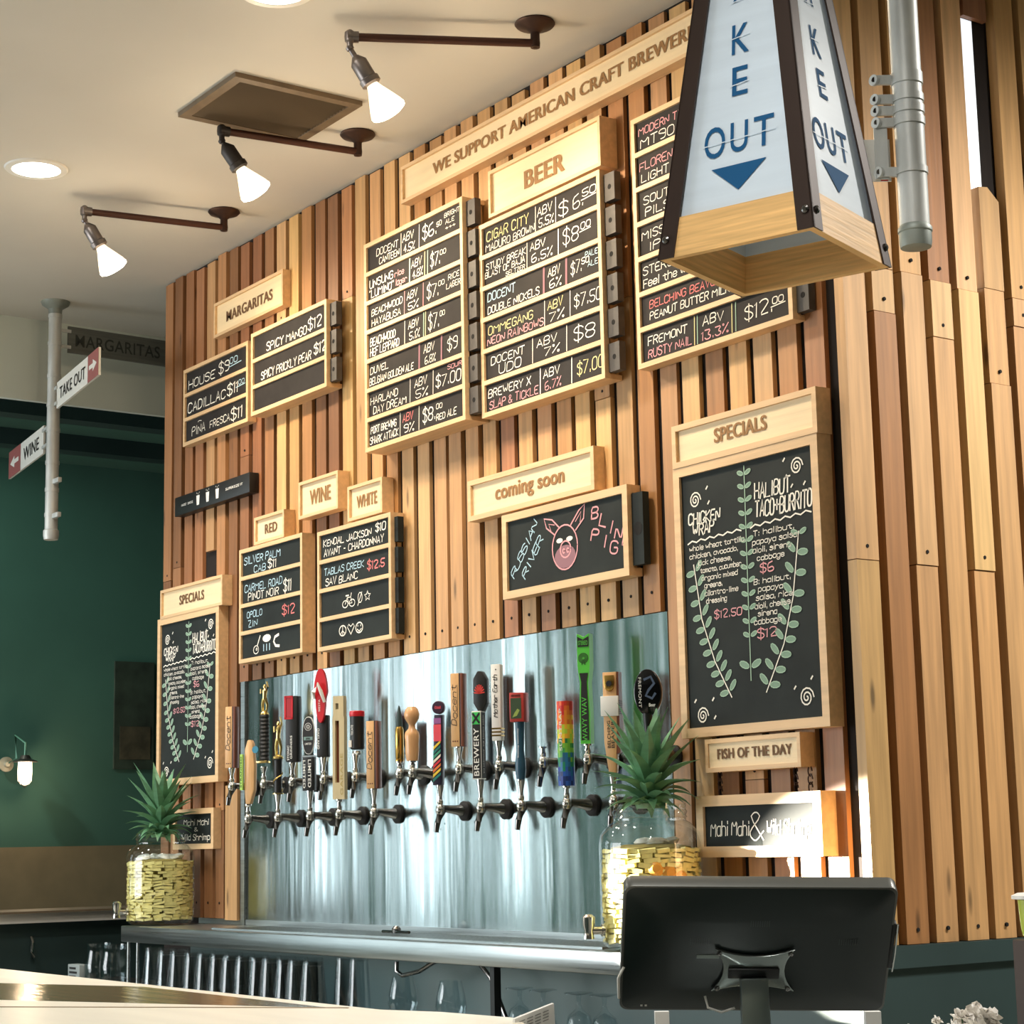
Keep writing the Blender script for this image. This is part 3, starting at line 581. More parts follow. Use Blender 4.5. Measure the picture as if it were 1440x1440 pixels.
# header signs
sign_box('long pale wood sign reading WE SUPPORT AMERICAN CRAFT BREWERIES near the ceiling', 'WE SUPPORT AMERICAN CRAFT BREWERIES', ((562.5, 237.5), (971, 10.4), (956, 83), (564.6, 287.5)), .035, (.11, .985, .34, .72), bold=.05, xr=onY(1004, 40, -.035).x)
sign_box('pale wood header sign reading BEER', 'BEER', ((685.4, 239.6), (842.5, 164.6), (845, 235.4), (687.5, 304)), .055, (.31, .69, .24, .68))
sign_box('pale wood sign reading MARGARITAS on the slat wall', 'MARGARITAS', ((301, 425), (397, 381), (398, 430), (300, 475)), .03, (.15, .85, .30, .66), m=M_burn2)
sign_box('small pale wood sign reading RED', 'RED', ((357.3, 728.9), (398.9, 715.6), (399.6, 754), (357, 768)), .04, (.28, .74, .28, .72), m=M_burn2)
sign_box('small pale wood sign reading WINE on the slat wall', 'WINE', ((419.6, 678.2), (474.4, 662.2), (475.6, 715.6), (419.6, 730)), .04, (.22, .80, .28, .76))
sign_box('small pale wood sign reading WHITE', 'WHITE', ((488.2, 684.4), (536.7, 671), (537.8, 721), (488.9, 733)), .04, (.18, .84, .28, .72))
sign_box('pale wood sign reading coming soon in lower case', 'coming soon', ((657.5, 676), (835, 627.5), (835, 688.8), (658, 733.8)), .036, (.20, .78, .18, .78), rim=.014)
sign_box('wide pale wood SPECIALS header on top of the large specials board', 'SPECIALS', ((943.7, 601.5), (1146.7, 541.7), (1149, 607.4), (946, 660.5)), .044, (.28, .67, .32, .78), rim=.014)
sign_box('pale wood SPECIALS header on top of the small specials board at far left', 'SPECIALS', ((226.7, 830), (311.7, 808.3), (313, 850), (224, 871.7)), .038, (.28, .70, .32, .72), m=M_burn2)
_, fd = sign_box('pale wood sign reading FISH OF THE DAY under the large specials board', 'FISH OF THE DAY', ((991.7, 1041.4), (1126, 1027.7), (1124.6, 1079.6), (991.7, 1085.7)), .042, (.10, .94, .34, .76), m=M_burn2, rec=.003)
mh = [[T('Mahi Mahi', .05, .26, .36, .36, k=1.1), T('&', .42, .12, .12, .66, k=1.2), T('Wild Shrimp', .57, .26, .38, .36, k=1.1)]]
_, mr_ = menu_board('chalkboard reading Mahi Mahi in pale wood, hanging on hooks below FISH OF THE DAY', ((971.8, 1120.9), (1155, 1111), (1156, 1205), (987, 1205)), .046, mh, smat=M_slateg, rim=.024, name='fish_board', lw=.0026)
for hi_, hx in enumerate((fd[0]+.035, fd[1]-.03, fd[1]-.002)):
    hk = MB(); yy = -.03 if hx < fd[1]-.01 else -.014; z = fd[2]; b = mr_[3]
    for c in range(3):
        zc = b+(z-b)*(c+.5)/3; hk.tube([(hx+.007*math.cos(t)*(c % 2 or .3), yy+.004*math.cos(t)*(1-c % 2), zc+.011*math.sin(t)) for t in [i*math.pi/6 for i in range(12)]], .0016, 5)
    tag(hk.build('hook_chain', M_iron), 'small rusty hook chain under the fish of the day sign, %s from left' % ORD[hi_], 'chain', 'hook chains under the fish sign')
sm = rect((243, 1140), (300, 1134.4), (300, 1193.4), (243, 1195), .029)
menu_board('small chalkboard with fish of the day lettering, half hidden behind the left pineapple leaves', None, .029, [[T('Mahi Mahi', .2, .62, .7, .2), T('&', .5, .42, .1, .12), T('Wild Shrimp', .15, .12, .78, .2)]], rr=sm, smat=M_slateg, rim=.018, name='fish_board', lw=.0028)
MB().tube([(onY(284, 1112, -.02).x, -.02, onY(284, 1112, -.02).z+.03), (onY(284, 1112, -.02).x+.006, -.022, onY(284, 1112, -.02).z), (onY(284, 1130, -.02).x, -.02, onY(284, 1132, -.02).z)], .003, 6)
# black strip with cup pictures
x0, x1, z0, z1 = rect((245.6, 699), (350, 665.6), (351, 693), (246, 725.6), .035)
st = thing('strip_sign', 'long black strip sign with three white cup pictures on the slat wall', 'sign', ((x0+x1)/2, 0, z0))
sb = MB().box(x0, x1, -.035, 0, z0, z1).build('sign_body', M_black, st, bevel=.002)
ic = MB(); O = Vector((x0, -.0362, z0)); W, H = x1-x0, z1-z0
for i, u in enumerate((.33, .46, .59)):
    ic.add([O+XV*(u*W+a*.014)+ZV*(H*b) for a, b in ((-.9, .72), (.9, .72), (.65, .22), (-.65, .22))], [(0, 1, 2, 3)])
    for q in (-.5, 0, .5): ic.add([O+XV*(u*W+q*.02+a)+ZV*(H*(.80+abs(q)*.1)+b) for a, b in ((-.0015, -.002), (.0015, -.002), (.0015, .002), (-.0015, .002))], [(0, 1, 2, 3)])
ic.build('cup_pictures', M_whitep, sb, smooth=False)
put_text(MB(), '16OZ  20OZ', O+XV*(W*.10)+ZV*(H*.42), XV, ZV, W*.16, H*.12, .01).build('lettering', M_whitep, sb, smooth=False)
put_text(MB(), 'SUPERSIZE IT', O+XV*(W*.70)+ZV*(H*.46), XV, ZV, W*.22, H*.13, .01).build('lettering', M_whitep, sb, smooth=False)
# ------------------------------------------------------------------ drip counter
ct = thing('bar_counter', 'stainless steel drip counter under the taps', 'counter', (-4.7, -.12, 1.0))
top = MB().box(-6.17, -2.98, -.25, .035, ZT-.052, ZT)
top.build('counter_top', M_steel, ct, bevel=.004)
MB().box(-6.1, -2.98, .0, .011, ZT+.0005, ZT+.018).build('back_ledge', M_steel, ct, smooth=False)
tray = MB()
for i in range(74): x = -5.55+i*.0262; tray.box(x, x+.011, -.215, -.03, ZT+.0005, ZT+.004)
tray.build('tray_grille', M_steel, ct, kind='stuff', smooth=False)
for yy in (-.222, -.026): MB().box(-5.56, -3.6, yy, yy+.006, ZT+.0005, ZT+.006).build('tray_rim', M_steel, ct, smooth=False)
und = MB().box(-6.12, -2.98, -.02, .0, .55, ZT-.053); und.build('back_panel', mat('greenish_steel', S(112, 124, 122), .45, .4), ct, smooth=False)
for px in (181, 194):
    x = onY(px, 1340, -.2).x; MB().cyl((x, -.2, 0), (x, -.2, ZT-.05), .006).build('post', M_steel, ct)
x = onY(697, 1400, -.2).x; MB().box(x-.009, x+.009, -.21, -.19, 0, ZT-.05).build('post', M_black, ct, smooth=False, label='black square post')
ZS = .84
MB().box(-6.12, -2.98, -.24, -.02, ZS-.012, ZS).build('shelf', M_steel, ct, smooth=False)
MB().tube([onY(558, 1352, -.15), onY(558, 1366, -.15), onY(566, 1372, -.15), onY(590, 1366, -.15), onY(612, 1352, -.15)], .006).build('drain_hose', M_dchrome, ct, label='grey drain hose')
MB().tube([onY(672, 1352, -.12), onY(690, 1375, -.12), onY(700, 1400, -.12), onY(712, 1432, -.12)], .006).build('drain_hose', M_dchrome, ct, label='dark drain hose')
# small loose fitting on the tray
p = onY(557, 1312, -.1)
nz = MB().tube([(p.x-.07, -.1, ZT+.009), (p.x+.10, -.12, ZT+.011)], .004, 8).lathe([(.011, 0), (.013, .012), (.006, .02)], (p.x+.01, -.105, ZT+.006), (0, 0, 1), 10)
tag(nz.build('rinse_bar', M_dchrome), 'dark metal rinse bar lying on the drip tray', 'rinser')
# ------------------------------------------------------------------ glasses below the counter
def lathe_mesh(name, prof, m, n=18):
    o = MB().lathe(prof, n=n, cap=False).build(name, m); return o
pint = lathe_mesh('pint_glass', [(.0, .143), (.029, .143), (.030, .140), (.0415, .006), (.042, 0), (.0395, .0), (.038, .004), (.0285, .132), (0, .134)], M_pint)
k = 0
for row, yy in enumerate((-.20, -.10)):
    for i in range(13):
        x = onY(216+i*18.6, 1370, yy).x
        o = pint if k == 0 else dup(pint, 'pint_glass'); k += 1
        o.location = (x, yy+R.uniform(-.004, .004), ZS)
        tag(o, 'upturned clear pint glass, %s from the left in the %s row under the counter' % (ORD[i], 'rear' if row else 'front'), 'glass', 'upturned pint glasses under the counter')
for i, px in enumerate((486, 505)):
    x = onY(px, 1370, -.16).x; o = dup(pint, 'tall_glass', (x, -.16, ZS)); o.scale = (.85, .85, 1.15)
    tag(o, 'taller clear glass at the %s end of the upturned pint glasses' % ('very right' if i else 'right'), 'glass')
for i, px in enumerate((567, 634)):
    x = onY(px, 1395, -.17).x
    o = lathe_mesh('snifter_glass', [(.0, .0), (.022, .002), (.036, .022), (.041, .048), (.037, .08), (.028, .115), (.0268, .115), (.0355, .08), (.0395, .048), (.034, .024), (0, .008)], M_pint, 20)
    o.location = (x, -.17, ZS+.004)
    tag(o, 'round stemless tulip glass standing below the drip counter, %s of two' % ('right' if i else 'left'), 'glass')
gob = None
for i, px in enumerate((731, 764, 814, 850)):
    x = onY(px, 1410, -.17).x
    prof = [(.034, .112), (.033, .115), (.006, .108), (.0045, .09), (.008, .078), (.026, .062), (.033, .035), (.031, 0), (.029, 0), (.031, .035), (.024, .06), (0, .074)]
    if not gob: gob = lathe_mesh('goblet_glass', prof, M_pint, 20); o = gob
    else: o = dup(gob, 'goblet_glass')
    o.location = (x, -.17, ZS)
    tag(o, 'upturned footed goblet under the counter, %s from the left' % ORD[i], 'glass', 'upturned goblets under the counter')
# ------------------------------------------------------------------ beer taps
TY = -.078
ZL = 1.392; ZU = onY(609, 1089, 0).z
def proto(mb, name, m):
    o = mb.build(name, m); me = o.data; bpy.data.objects.remove(o); return me
PF = proto(MB().lathe([(.027, 0), (.027, .007), (.018, .013)], (0, .0035, 0), (0, -1, 0), 20), 'flange', M_rub)
PS = proto(MB().lathe([(.017, 0), (.016, .012), (.012, .035), (.010, .06), (.009, .085)], (0, .002, -.0), (0, -1, .10), 16), 'shank', M_dchrome)
PB = proto(MB().lathe([(.009, -.014), (.012, -.008), (.013, 0), (.011, .010), (.007, .014), (.0085, .02), (.0085, .024), (.005, .027)], (0, TY, .004), (0, 0, 1), 16), 'faucet_body', M_chrome)
PP = proto(MB().tube([(0, TY+.012, .006), (0, TY-.002, -.012), (0, TY-.010, -.032), (0, TY-.014, -.056)], [.009, .0095, .0085, .0065], 12), 'spout', M_dchrome)
def obj(name, me, parent): o = bpy.data.objects.new(name, me); COL.objects.link(o); o.parent = parent; o['_o'] = parent['_o']; return o
def tap(px, row, hb, label, build, ft=None):
    """px: column of the collar in the photo; hb: photo row where the handle starts"""
    z = ZL if row == 'L' else ZU
    x = onY(px, 1120 if row == 'L' else 1075, TY).x
    t = thing('beer_tap', label, 'beer tap', (x, 0, z))
    for n, me in (('flange', PF), ('shank', PS), ('faucet_body', PB), ('spout', PP)): obj(n, me, t)
    zb = onY(px, hb, TY).z
    MB().lathe([(.0065, z+.028), (.006, z+.04), (.011, zb-.004), (.011, zb)], (x, TY, 0), (0, 0, 1), 14).build('ferrule', M_chrome, t)
    XF[0] = (Vector((x, TY, 0)), Matrix.Rotation(math.radians(33), 3, 'Z'))
    if build: build(t, x, TY, zb, lambda r: onY(px, r, TY).z)
    XF[0] = None
    return t
def vtext(s, x0, y, zc, length, height, m, par, up=True, bold=.01, script=False, zoff=0):
    """lettering that runs up (or down) the front face of a handle; x0 = left edge of the strip"""
    mb = MB()
    if up: O, U, V = (x0+height, y, zc-length/2), ZV, -XV
    else: O, U, V = (x0, y, zc+length/2), -ZV, XV
    if script: chalk_text(mb, s, 0, 0, length, height, .0018, Vector(O), U, V, slant=.25)
    else: put_text(mb, s, O, U, V, length, height, bold)
    return mb.build('lettering', m, par, smooth=False)
def docent(t, x, y, zb, Z, top, w=.030):
    zt = Z(top); h = MB().box(x-.017, x+.008, y-.014, y+.014, zb, zt).build('handle', M_maple, t, bevel=.0015)
    MB().box(x+.0082, x+.011, y-.0135, y+.0135, zb, zt).build('dark_layer', M_black, h, smooth=False)
    MB().box(x+.0112, x+.019, y-.014, y+.014, zb, zt).build('walnut_layer', M_brown, h, bevel=.001)
    vtext('Docent', x-.0145, y-.0146, zb+(zt-zb)*.56, (zt-zb)*.55, .015, M_ink, h, script=True)
    MB().box(x+.003, x+.0038, y-.0148, y-.0143, zb+(zt-zb)*.40, zb+(zt-zb)*.84).build('lettering', M_ink, h, smooth=False)
    dots = MB()
    for i in range(3): dots.cyl((x-.011+i*.0065, y-.0143, zb+.014), (x-.011+i*.0065, y-.0148, zb+.014), .002, n=8)
    dots.build('dots', M_brown, h)
def figure(mb, x, y, z0, z1):
    """small trophy figure, arms raised"""
    H = z1-z0
    mb.tube([(x-.006, y, z0), (x-.007, y, z0+H*.22), (x-.002, y, z0+H*.42)], [.0035, .0045, .006], 8)
    mb.tube([(x+.008, y, z0), (x+.009, y+.003, z0+H*.2), (x+.003, y, z0+H*.42)], [.0035, .0045, .006], 8)
    mb.tube([(x, y, z0+H*.38), (x+.001, y, z0+H*.55), (x+.002, y, z0+H*.70), (x+.002, y, z0+H*.76)], [.006, .0065, .008, .004], 10)
    mb.tube([(x-.004, y, z0+H*.68), (x-.013, y-.002, z0+H*.60), (x-.010, y-.005, z0+H*.74)], [.004, .003, .0025], 6)
    mb.tube([(x+.007, y, z0+H*.68), (x+.013, y, z0+H*.80), (x+.008, y, z0+H*.98)], [.004, .003, .0025], 6)
    mb.lathe([(.001, 0), (.005, .003), (.0058, .008), (.004, .012), (.001, .014)], (x+.001, y, z0+H*.75), (0, 0, 1), 10)
    return mb
def h_trophyblack(t, x, y, zb, Z):
    z1, z2, z3 = Z(1070), Z(1005), Z(958)
    b = MB().box(x-.02, x+.016, y-.014, y+.014, z1-.007, z1).build('trophy_base', M_gold, t, bevel=.0015)
    g = MB()
    n = 12
    prof = []
    for i in range(n*2+1): prof.append((.0165 if i % 2 else .0138, (z2-z1)*i/(n*2)))
    g.lathe(prof, (x+.002, y, z1), (0, 0, 1), 10)
    h = g.build('handle', M_black, t); MB().lathe([(.015, 0), (.013, .006), (.007, .012)], (x+.002, y, z2), (0, 0, 1), 14).build('gold_cap', M_gold, h)
    figure(MB(), x+.002, y, z2+.011, z3).build('trophy_figure', M_gold, h)
    MB().lathe([(.011, 0), (.011, .003)], (x-.020, y-.017, z1+.035), (0, -1, 0), 14).build('blue_badge', mat('teal_badge', S(50, 130, 160), .4), h)
def h_trophy(t, x, y, zb, Z):
    z1 = Z(1067); c = MB().lathe([(.016, 0), (.0165, .004), (.012, .006), (.0125, z1-zb-.004), (.016, z1-zb)], (x, y, zb), (0, 0, 1), 18).build('handle', M_black, t)
    MB().lathe([(.0172, 0), (.0172, .0035)], (x, y, zb), (0, 0, 1), 18).build('gold_ring', M_gold, c)
    w = MB()
    w.tube([(x+.0135*math.cos(a*.5), y+.0135*math.sin(a*.5), zb+.008+a*.0042) for a in range(16)], .0022, 5); w.build('gold_ribbon', M_gold, c)
    MB().lathe([(.017, 0), (.016, .006), (.009, .012)], (x, y, z1), (0, 0, 1), 18).build('gold_cap', M_gold, c)
    figure(MB(), x, y, z1+.011, Z(1007)).build('trophy_figure', M_gold, c)
def h_redblack(t, x, y, zb, Z):
    zt = Z(979); h = MB().box(x-.016, x+.026, y-.017, y+.017, zb, zt).build('handle', M_black, t, bevel=.005)
    zc = Z(1012); f = MB()
    f.box(x-.0175, x+.012, y-.0195, y-.0165, zc, zc+.006); f.box(x-.0175, x+.012, y-.0195, y-.0165, zt-.006, zt); f.box(x-.0175, x-.011, y-.0195, y-.0165, zc, zt); f.box(x+.006, x+.012, y-.0195, y-.0165, zc, zt)
    f.build('red_frame', M_red, h); MB().box(x-.010, x+.005, y-.0185, y-.017, zc+.007, zt-.007).build('red_inset', mat('deep_red', S(170, 30, 40), .5), h, smooth=False)
    vtext('STONIC', x-.008, y-.0178, zb+.028, .045, .007, M_whitep, h); vtext('GRINNERS', x+.002, y-.0178, zb+.045, .07, .007, M_whitep, h)
def h_flip(t, x, y, zb, Z):
    z1, z2 = Z(1015), Z(941); H = z2-Z(1017); z0 = Z(1017)
    h = MB().box(x-.018, x+.018, y-.012, y+.012, zb, z1+.02).build('handle', M_black, t, bevel=.004)
    vtext('OAKLAND', x-.015, y-.0128, zb+.055, .062, .008, M_whitep, h, up=False)
    def sole(s=1): return [(s*(.021*math.sin(a)*(1.05 if math.cos(a) > 0 else .78)), -math.cos(a)*-H/2*(1 if s == 1 else .97)) for a in [i*2*math.pi/26 for i in range(26)]]
    o = Vector((x+.002, y-.012, z0+H/2))
    s = MB().prism(sole(), o, XV, ZV, (0, -1, 0), .012).build('sandal_sole', M_red, t, label='red sandal sole')
    st_ = MB().tube([o+Vector((-.021, -.013, -.008)), o+Vector((-.016, -.024, .012)), o+Vector((-.003, -.022, .034)), o+Vector((.008, -.024, .012)), o+Vector((.015, -.013, -.020))], [.005, .0065, .006, .006, .0045], 8)
    st_.build('sandal_strap', M_whitep, s)
    vtext('SIESTA', x-.004, y-.0247, z0+H*.32, .036, .006, M_whitep, s)
def h_can(t, x, y, zb, Z):
    z0, z1 = Z(1054), Z(1000)
    h = MB().lathe([(.018, 0), (.021, .004), (.021, z1-z0-.012)], (x+.006, y, z0), (0, 0, 1), 24).build('handle', M_black, t)
    MB().lathe([(.0215, 0), (.0225, .003), (.0225, .014), (.021, .016)], (x+.006, y, z1-.016), (0, 0, 1), 24).build('red_lid', M_red, h)
    MB().box(x-.011, x-.002, y-.0225, y-.018, z0+.006, z0+.026).build('price_tag', M_whitep, h, smooth=False)
    vtext('TECATE', x-.004, y-.0212, z0+.055, .03, .007, M_whitep, h)
    MB().lathe([(.010, 0), (.014, .006), (.012, .012)], (x+.004, y, zb-.004), (0, 0, 1), 14).build('chrome_neck', M_chrome, t)
def h_bullet(t, x, y, zb, Z):
    z1, z2 = Z(1022), Z(992)
    h = MB().lathe([(.012, 0), (.012, .004), (.010, .006), (.012, .009), (.012, z1-zb-.008), (.009, z1-zb)], (x, y, zb), (0, 0, 1), 18).build('handle', M_brass, t, label='brass cartridge case')
    MB().lathe([(.009, 0), (.009, .012), (.007, .03), (.003, z2-z1-.005), (.001, z2-z1)], (x, y, z1), (0, 0, 1), 18).build('bullet_tip', M_dkgreen, h)
def h_knob(t, x, y, zb, Z):
    H = Z(994)-zb
    MB().lathe([(.016, 0), (.017, .004), (.019, H*.18), (.0195, H*.36), (.021, H*.46), (.019, H*.53), (.010, H*.60), (.009, H*.66), (.012, H*.70), (.020, H*.78), (.022, H*.86), (.018, H*.95), (.013, H*.985), (.012, H)], (x, y, zb), (0, 0, 1), 24).build('handle', M_turned, t)
def h_white(t, x, y, zb, Z):
    zt = Z(934); h = MB().box(x-.015, x+.012, y-.012, y+.012, zb, zt).build('handle', M_whitep, t, bevel=.003)
    for i in range(3): MB().box(x-.0152, x+.0122, y-.0124, y+.0122, zb+.012+i*.009, zb+.016+i*.009).build('gold_band', M_brass, h, smooth=False)
    vtext('Mother Earth', x-.009, y-.0128, zb+(zt-zb)*.58, (zt-zb)*.55, .012, M_ink, h, script=True)
    MB().cyl((x, y-.0122, zt-.014), (x, y-.0128, zt-.014), .0018, n=8).build('dot', M_ink, h)
def h_green(t, x, y, zb, Z):
    zt = Z(891); H = zt-zb; g = mat('lime_plastic', S(92, 200, 74), .35); w = .014
    pl = [(-w*.9, 0), (w*.9, 0), (w*.95, H*.30), (w*.55+.003, H*.55), (w*1.15, H*.70), (w*1.15, H*1.0), (0, H*.965), (-w*1.15, H*1.0), (-w*1.15, H*.70), (-w*.55-.003, H*.55), (-w*.95, H*.30)]
    h = MB().prism(pl, (x, y-.014, zb), XV, ZV, (0, 1, 0), .028).build('handle', g, t)
    MB().prism([(-w*.7, H*.03), (w*.7, H*.03), (w*.7, H*.3), (w*.5, H*.56), (w*.8, H*.64), (-w*.8, H*.64), (-w*.5, H*.56), (-w*.7, H*.3)], (x, y-.0145, zb), XV, ZV, (0, -1, 0), .0008).build('black_label', M_ink, h, smooth=False)
    MB().prism([(-w*1.0, H*.88), (w*1.0, H*.88), (w*1.05, H*.975), (0, H*.945), (-w*1.05, H*.975)], (x, y-.0145, zb), XV, ZV, (0, -1, 0), .0008).build('black_label', M_ink, h, smooth=False)
    put_text(MB(), 'STEREO', (x-.012, y-.0156, zb+H*.895), XV, ZV, .024, .011, .02).build('lettering', g, h, smooth=False)
    r = MB(); O = Vector((x, y-.0147, zb+H*.775))
    for q in (.005, .0085, .012): ribbon(r, circ(0, 0, q, n=18), .0018, O, XV, ZV)
    ribbon(r, [(-.004, -.016), (0, -.002), (.004, -.016)], .002, O, XV, ZV); r.build('mast_emblem', M_ink, h, smooth=False)
    vtext('WAVY WAV', x-.007, y-.0156, zb+H*.22, H*.40, .013, g, h, bold=0)
def h_paddle(t, x, y, zb, Z):
    z1, z0, zn = Z(944), Z(1003), Z(1024); H = z1-z0
    h = MB().tube([(x, y, zb), (x, y, zn), (x, y, z0)], [.008, .009, .012], 12).build('handle', M_black, t)
    o = Vector((x+.003, y+.008, (z0+z1)/2)); pd = MB().prism([(.034*math.sin(a), H*.56*math.cos(a)) for a in [i*2*math.pi/28 for i in range(28)]], o, XV, ZV, (0, -1, 0), .016).build('paddle', mat('black_gloss', S(10, 12, 14), .12), t, bevel=.003)
    vtext('FREMONT', o.x-.021, y-.009, o.z, H*.72, .007, M_whitep, pd, up=False, bold=0)
    r = MB(); ribbon(r, [(.002, .03), (.018, .036), (.026, .02), (.012, .005), (.005, -.008), (.02, -.015), (.028, -.004)], .006, Vector((o.x-.008, y-.0092, o.z)), XV, ZV); r.build('emblem', mat('slate_blue_print', S(70, 86, 110), .5), pd, smooth=False)
    put_text(MB(), 'Beer', (o.x+.004, y-.0093, o.z-.034), XV, ZV, .016, .008).build('lettering', M_whitep, pd, smooth=False)
def h_paddlewood(t, x, y, zb, Z):
    H = Z(1041)-zb; h = MB().prism([(-.008, 0), (.008, 0), (.022, H*.22), (.023, H*.6), (.016, H*.94), (.010, H), (-.002, H), (-.012, H*.85), (-.014, H*.3)], (x+.004, y-.010, zb), XV, ZV, (0, 1, 0), .02).build('handle', M_maple, t, bevel=.003)
    l = MB().box(x-.020, x-.011, y-.018, y-.009, zb+H*.22, zb+H*.78).build('green_label', mat('acid_green_card', S(178, 226, 110), .6), h, smooth=False)
    vtext('STRANDED', x-.0185, y-.0186, zb+H*.5, H*.48, .005, M_ink, l)
def h_limited(t, x, y, zb, Z):
    z1, z2, z3 = Z(1062), Z(1060), Z(1009)
    h = MB().box(x-.020, x+.016, y-.012, y+.012, zb, z1).build('handle', M_black, t, bevel=.002)
    MB().box(x-.0205, x+.0165, y-.0125, y+.0125, z1-.006, z1-.001).build('silver_band', M_steel, h, smooth=False)
    vtext('LIMITED', x+.000, y-.0128, (zb+z1)/2-.002, (z1-zb)*.78, .010, M_whitep, h, up=False); vtext('LIMITED', x-.017, y-.0128, (zb+z1)/2-.004, (z1-zb)*.78, .008, M_whitep, h, up=False)
    H = z3-z2; o = Vector((x, y-.004, (z2+z3)/2)); ov = [(.019*math.copysign(abs(math.sin(a))**.8, math.sin(a)), H*.5*math.cos(a)) for a in [i*2*math.pi/28 for i in range(28)]]
    b = MB().prism([(p[0]*1.08, p[1]*1.04) for p in ov], o, XV, ZV, (0, -1, 0), .006).build('oval_badge', M_whitep, t)
    c = MB().prism(ov, o+Vector((0, -.006, 0)), XV, ZV, (0, -1, 0), .001).build('badge_face', M_ink, b, smooth=False)
    r = MB(); OO = o+Vector((0, -.0078, H*.24)); ribbon(r, circ(0, 0, .011, n=18), .0012, OO, XV, ZV)
    for a in range(8): ribbon(r, [(.003*math.cos(a*.785), .003*math.sin(a*.785)), (.007*math.cos(a*.785), .007*math.sin(a*.785))], .0016, OO, XV, ZV)
    r.build('emblem', M_whitep, b, smooth=False)
    gm = mat('grey_green_print', S(120, 150, 145), .6)
    MB().box(x-.015, x+.015, y-.0116, y-.0110, o.z-.014, o.z-.004).build('printed_bar', gm, b, smooth=False)
    put_text(MB(), 'LIMITED', (x-.011, y-.0118, o.z-.028), XV, ZV, .022, .006).build('lettering', M_whitep, b, smooth=False)
    put_text(MB(), 'IPA', (x-.007, y-.0118, o.z-.0125), XV, ZV, .014, .006).build('lettering', M_ink, b, smooth=False)
def h_opener(t, x, y, zb, Z):
    H = Z(979)-zb; m = wood('aged_cream', S(206, 190, 148), .5, 'z', lo=.88, hi=1.06); fr = MB(); y0, y1 = y-.010, y+.010
    fr.box(x-.016, x-.0075, y0, y1, zb, zb+H*.80); fr.box(x+.0055, x+.022, y0, y1, zb, zb+H*.80); fr.box(x-.0075, x+.0055, y0, y1, zb, zb+H*.16); fr.box(x-.0075, x+.0055, y0, y1, zb+H*.76, zb+H*.80)
    fr.box(x-.014, x-.006, y0, y1, zb+H*.80, zb+H); fr.box(x+.004, x+.020, y0, y1, zb+H*.80, zb+H); fr.box(x-.006, x+.004, y0, y1, zb+H*.93, zb+H); fr.box(x-.006, x+.004, y0, y1, zb+H*.80, zb+H*.87)
    h = fr.build('handle', m, t, smooth=False, label='cream slotted bar handle')
    MB().box(x-.0075, x+.0055, y, y+.006, zb+H*.16, zb+H*.76).build('dark_slot', M_brown, h, smooth=False)
    vtext('GARAGE', x+.009, y0-.0008, zb+H*.24, H*.40, .009, mat('gold_print', S(180, 160, 96), .5), h)
def h_rainbow(t, x, y, zb, Z):
    zt = Z(1005); H = zt-zb; h = MB().prism([(-.017, 0), (.008, 0), (.012, H*.5), (.012, H), (-.010, H)], (x, y-.012, zb), XV, ZV, (0, 1, 0), .024).build('handle', mat('navy_plastic', S(30, 26, 52), .4), t, bevel=.002)
    cols = [S(30, 120, 110), S(232, 200, 60), S(230, 120, 50), S(210, 50, 60), S(240, 230, 210), S(60, 150, 120)]
    for i in range(8):
        a0 = .04+i*.065; b = MB(); wv = [(-.0145+.002*i/8, H*a0), (.008, H*(a0+.10)), (.009, H*(a0+.14)), (-.0145+.002*i/8, H*(a0+.045))]
        b.prism(wv, (x, y-.0125, zb), XV, ZV, (0, -1, 0), .0006).build('colour_stripe', mat('stripe_%d' % (i % 6), cols[i % 6], .45), h, smooth=False)
    MB().box(x-.0115, x+.0105, y-.0132, y-.0124, zb+H*.62, zb+H*.86).build('pink_panel', mat('coral_print', S(226, 78, 92), .45), h, smooth=False)
    MB().box(x-.0105, x+.0105, y-.0132, y-.0124, zb+H*.87, zb+H*.95).build('purple_panel', mat('purple_print', S(150, 90, 150), .45), h, smooth=False)
    d = MB().lathe([(.017, 0), (.018, .003), (.018, .012), (.016, .014)], (x, y+.006, Z(999)+.008), (0, -1, 0), 22).build('round_badge', mat('plum_badge', S(48, 24, 48), .4), t)
    put_text(MB(), 'Odell', (x-.009, y-.0088, Z(999)+.004), XV, ZV, .018, .008).build('lettering', mat('coral_print', S(226, 78, 92)), d, smooth=False)
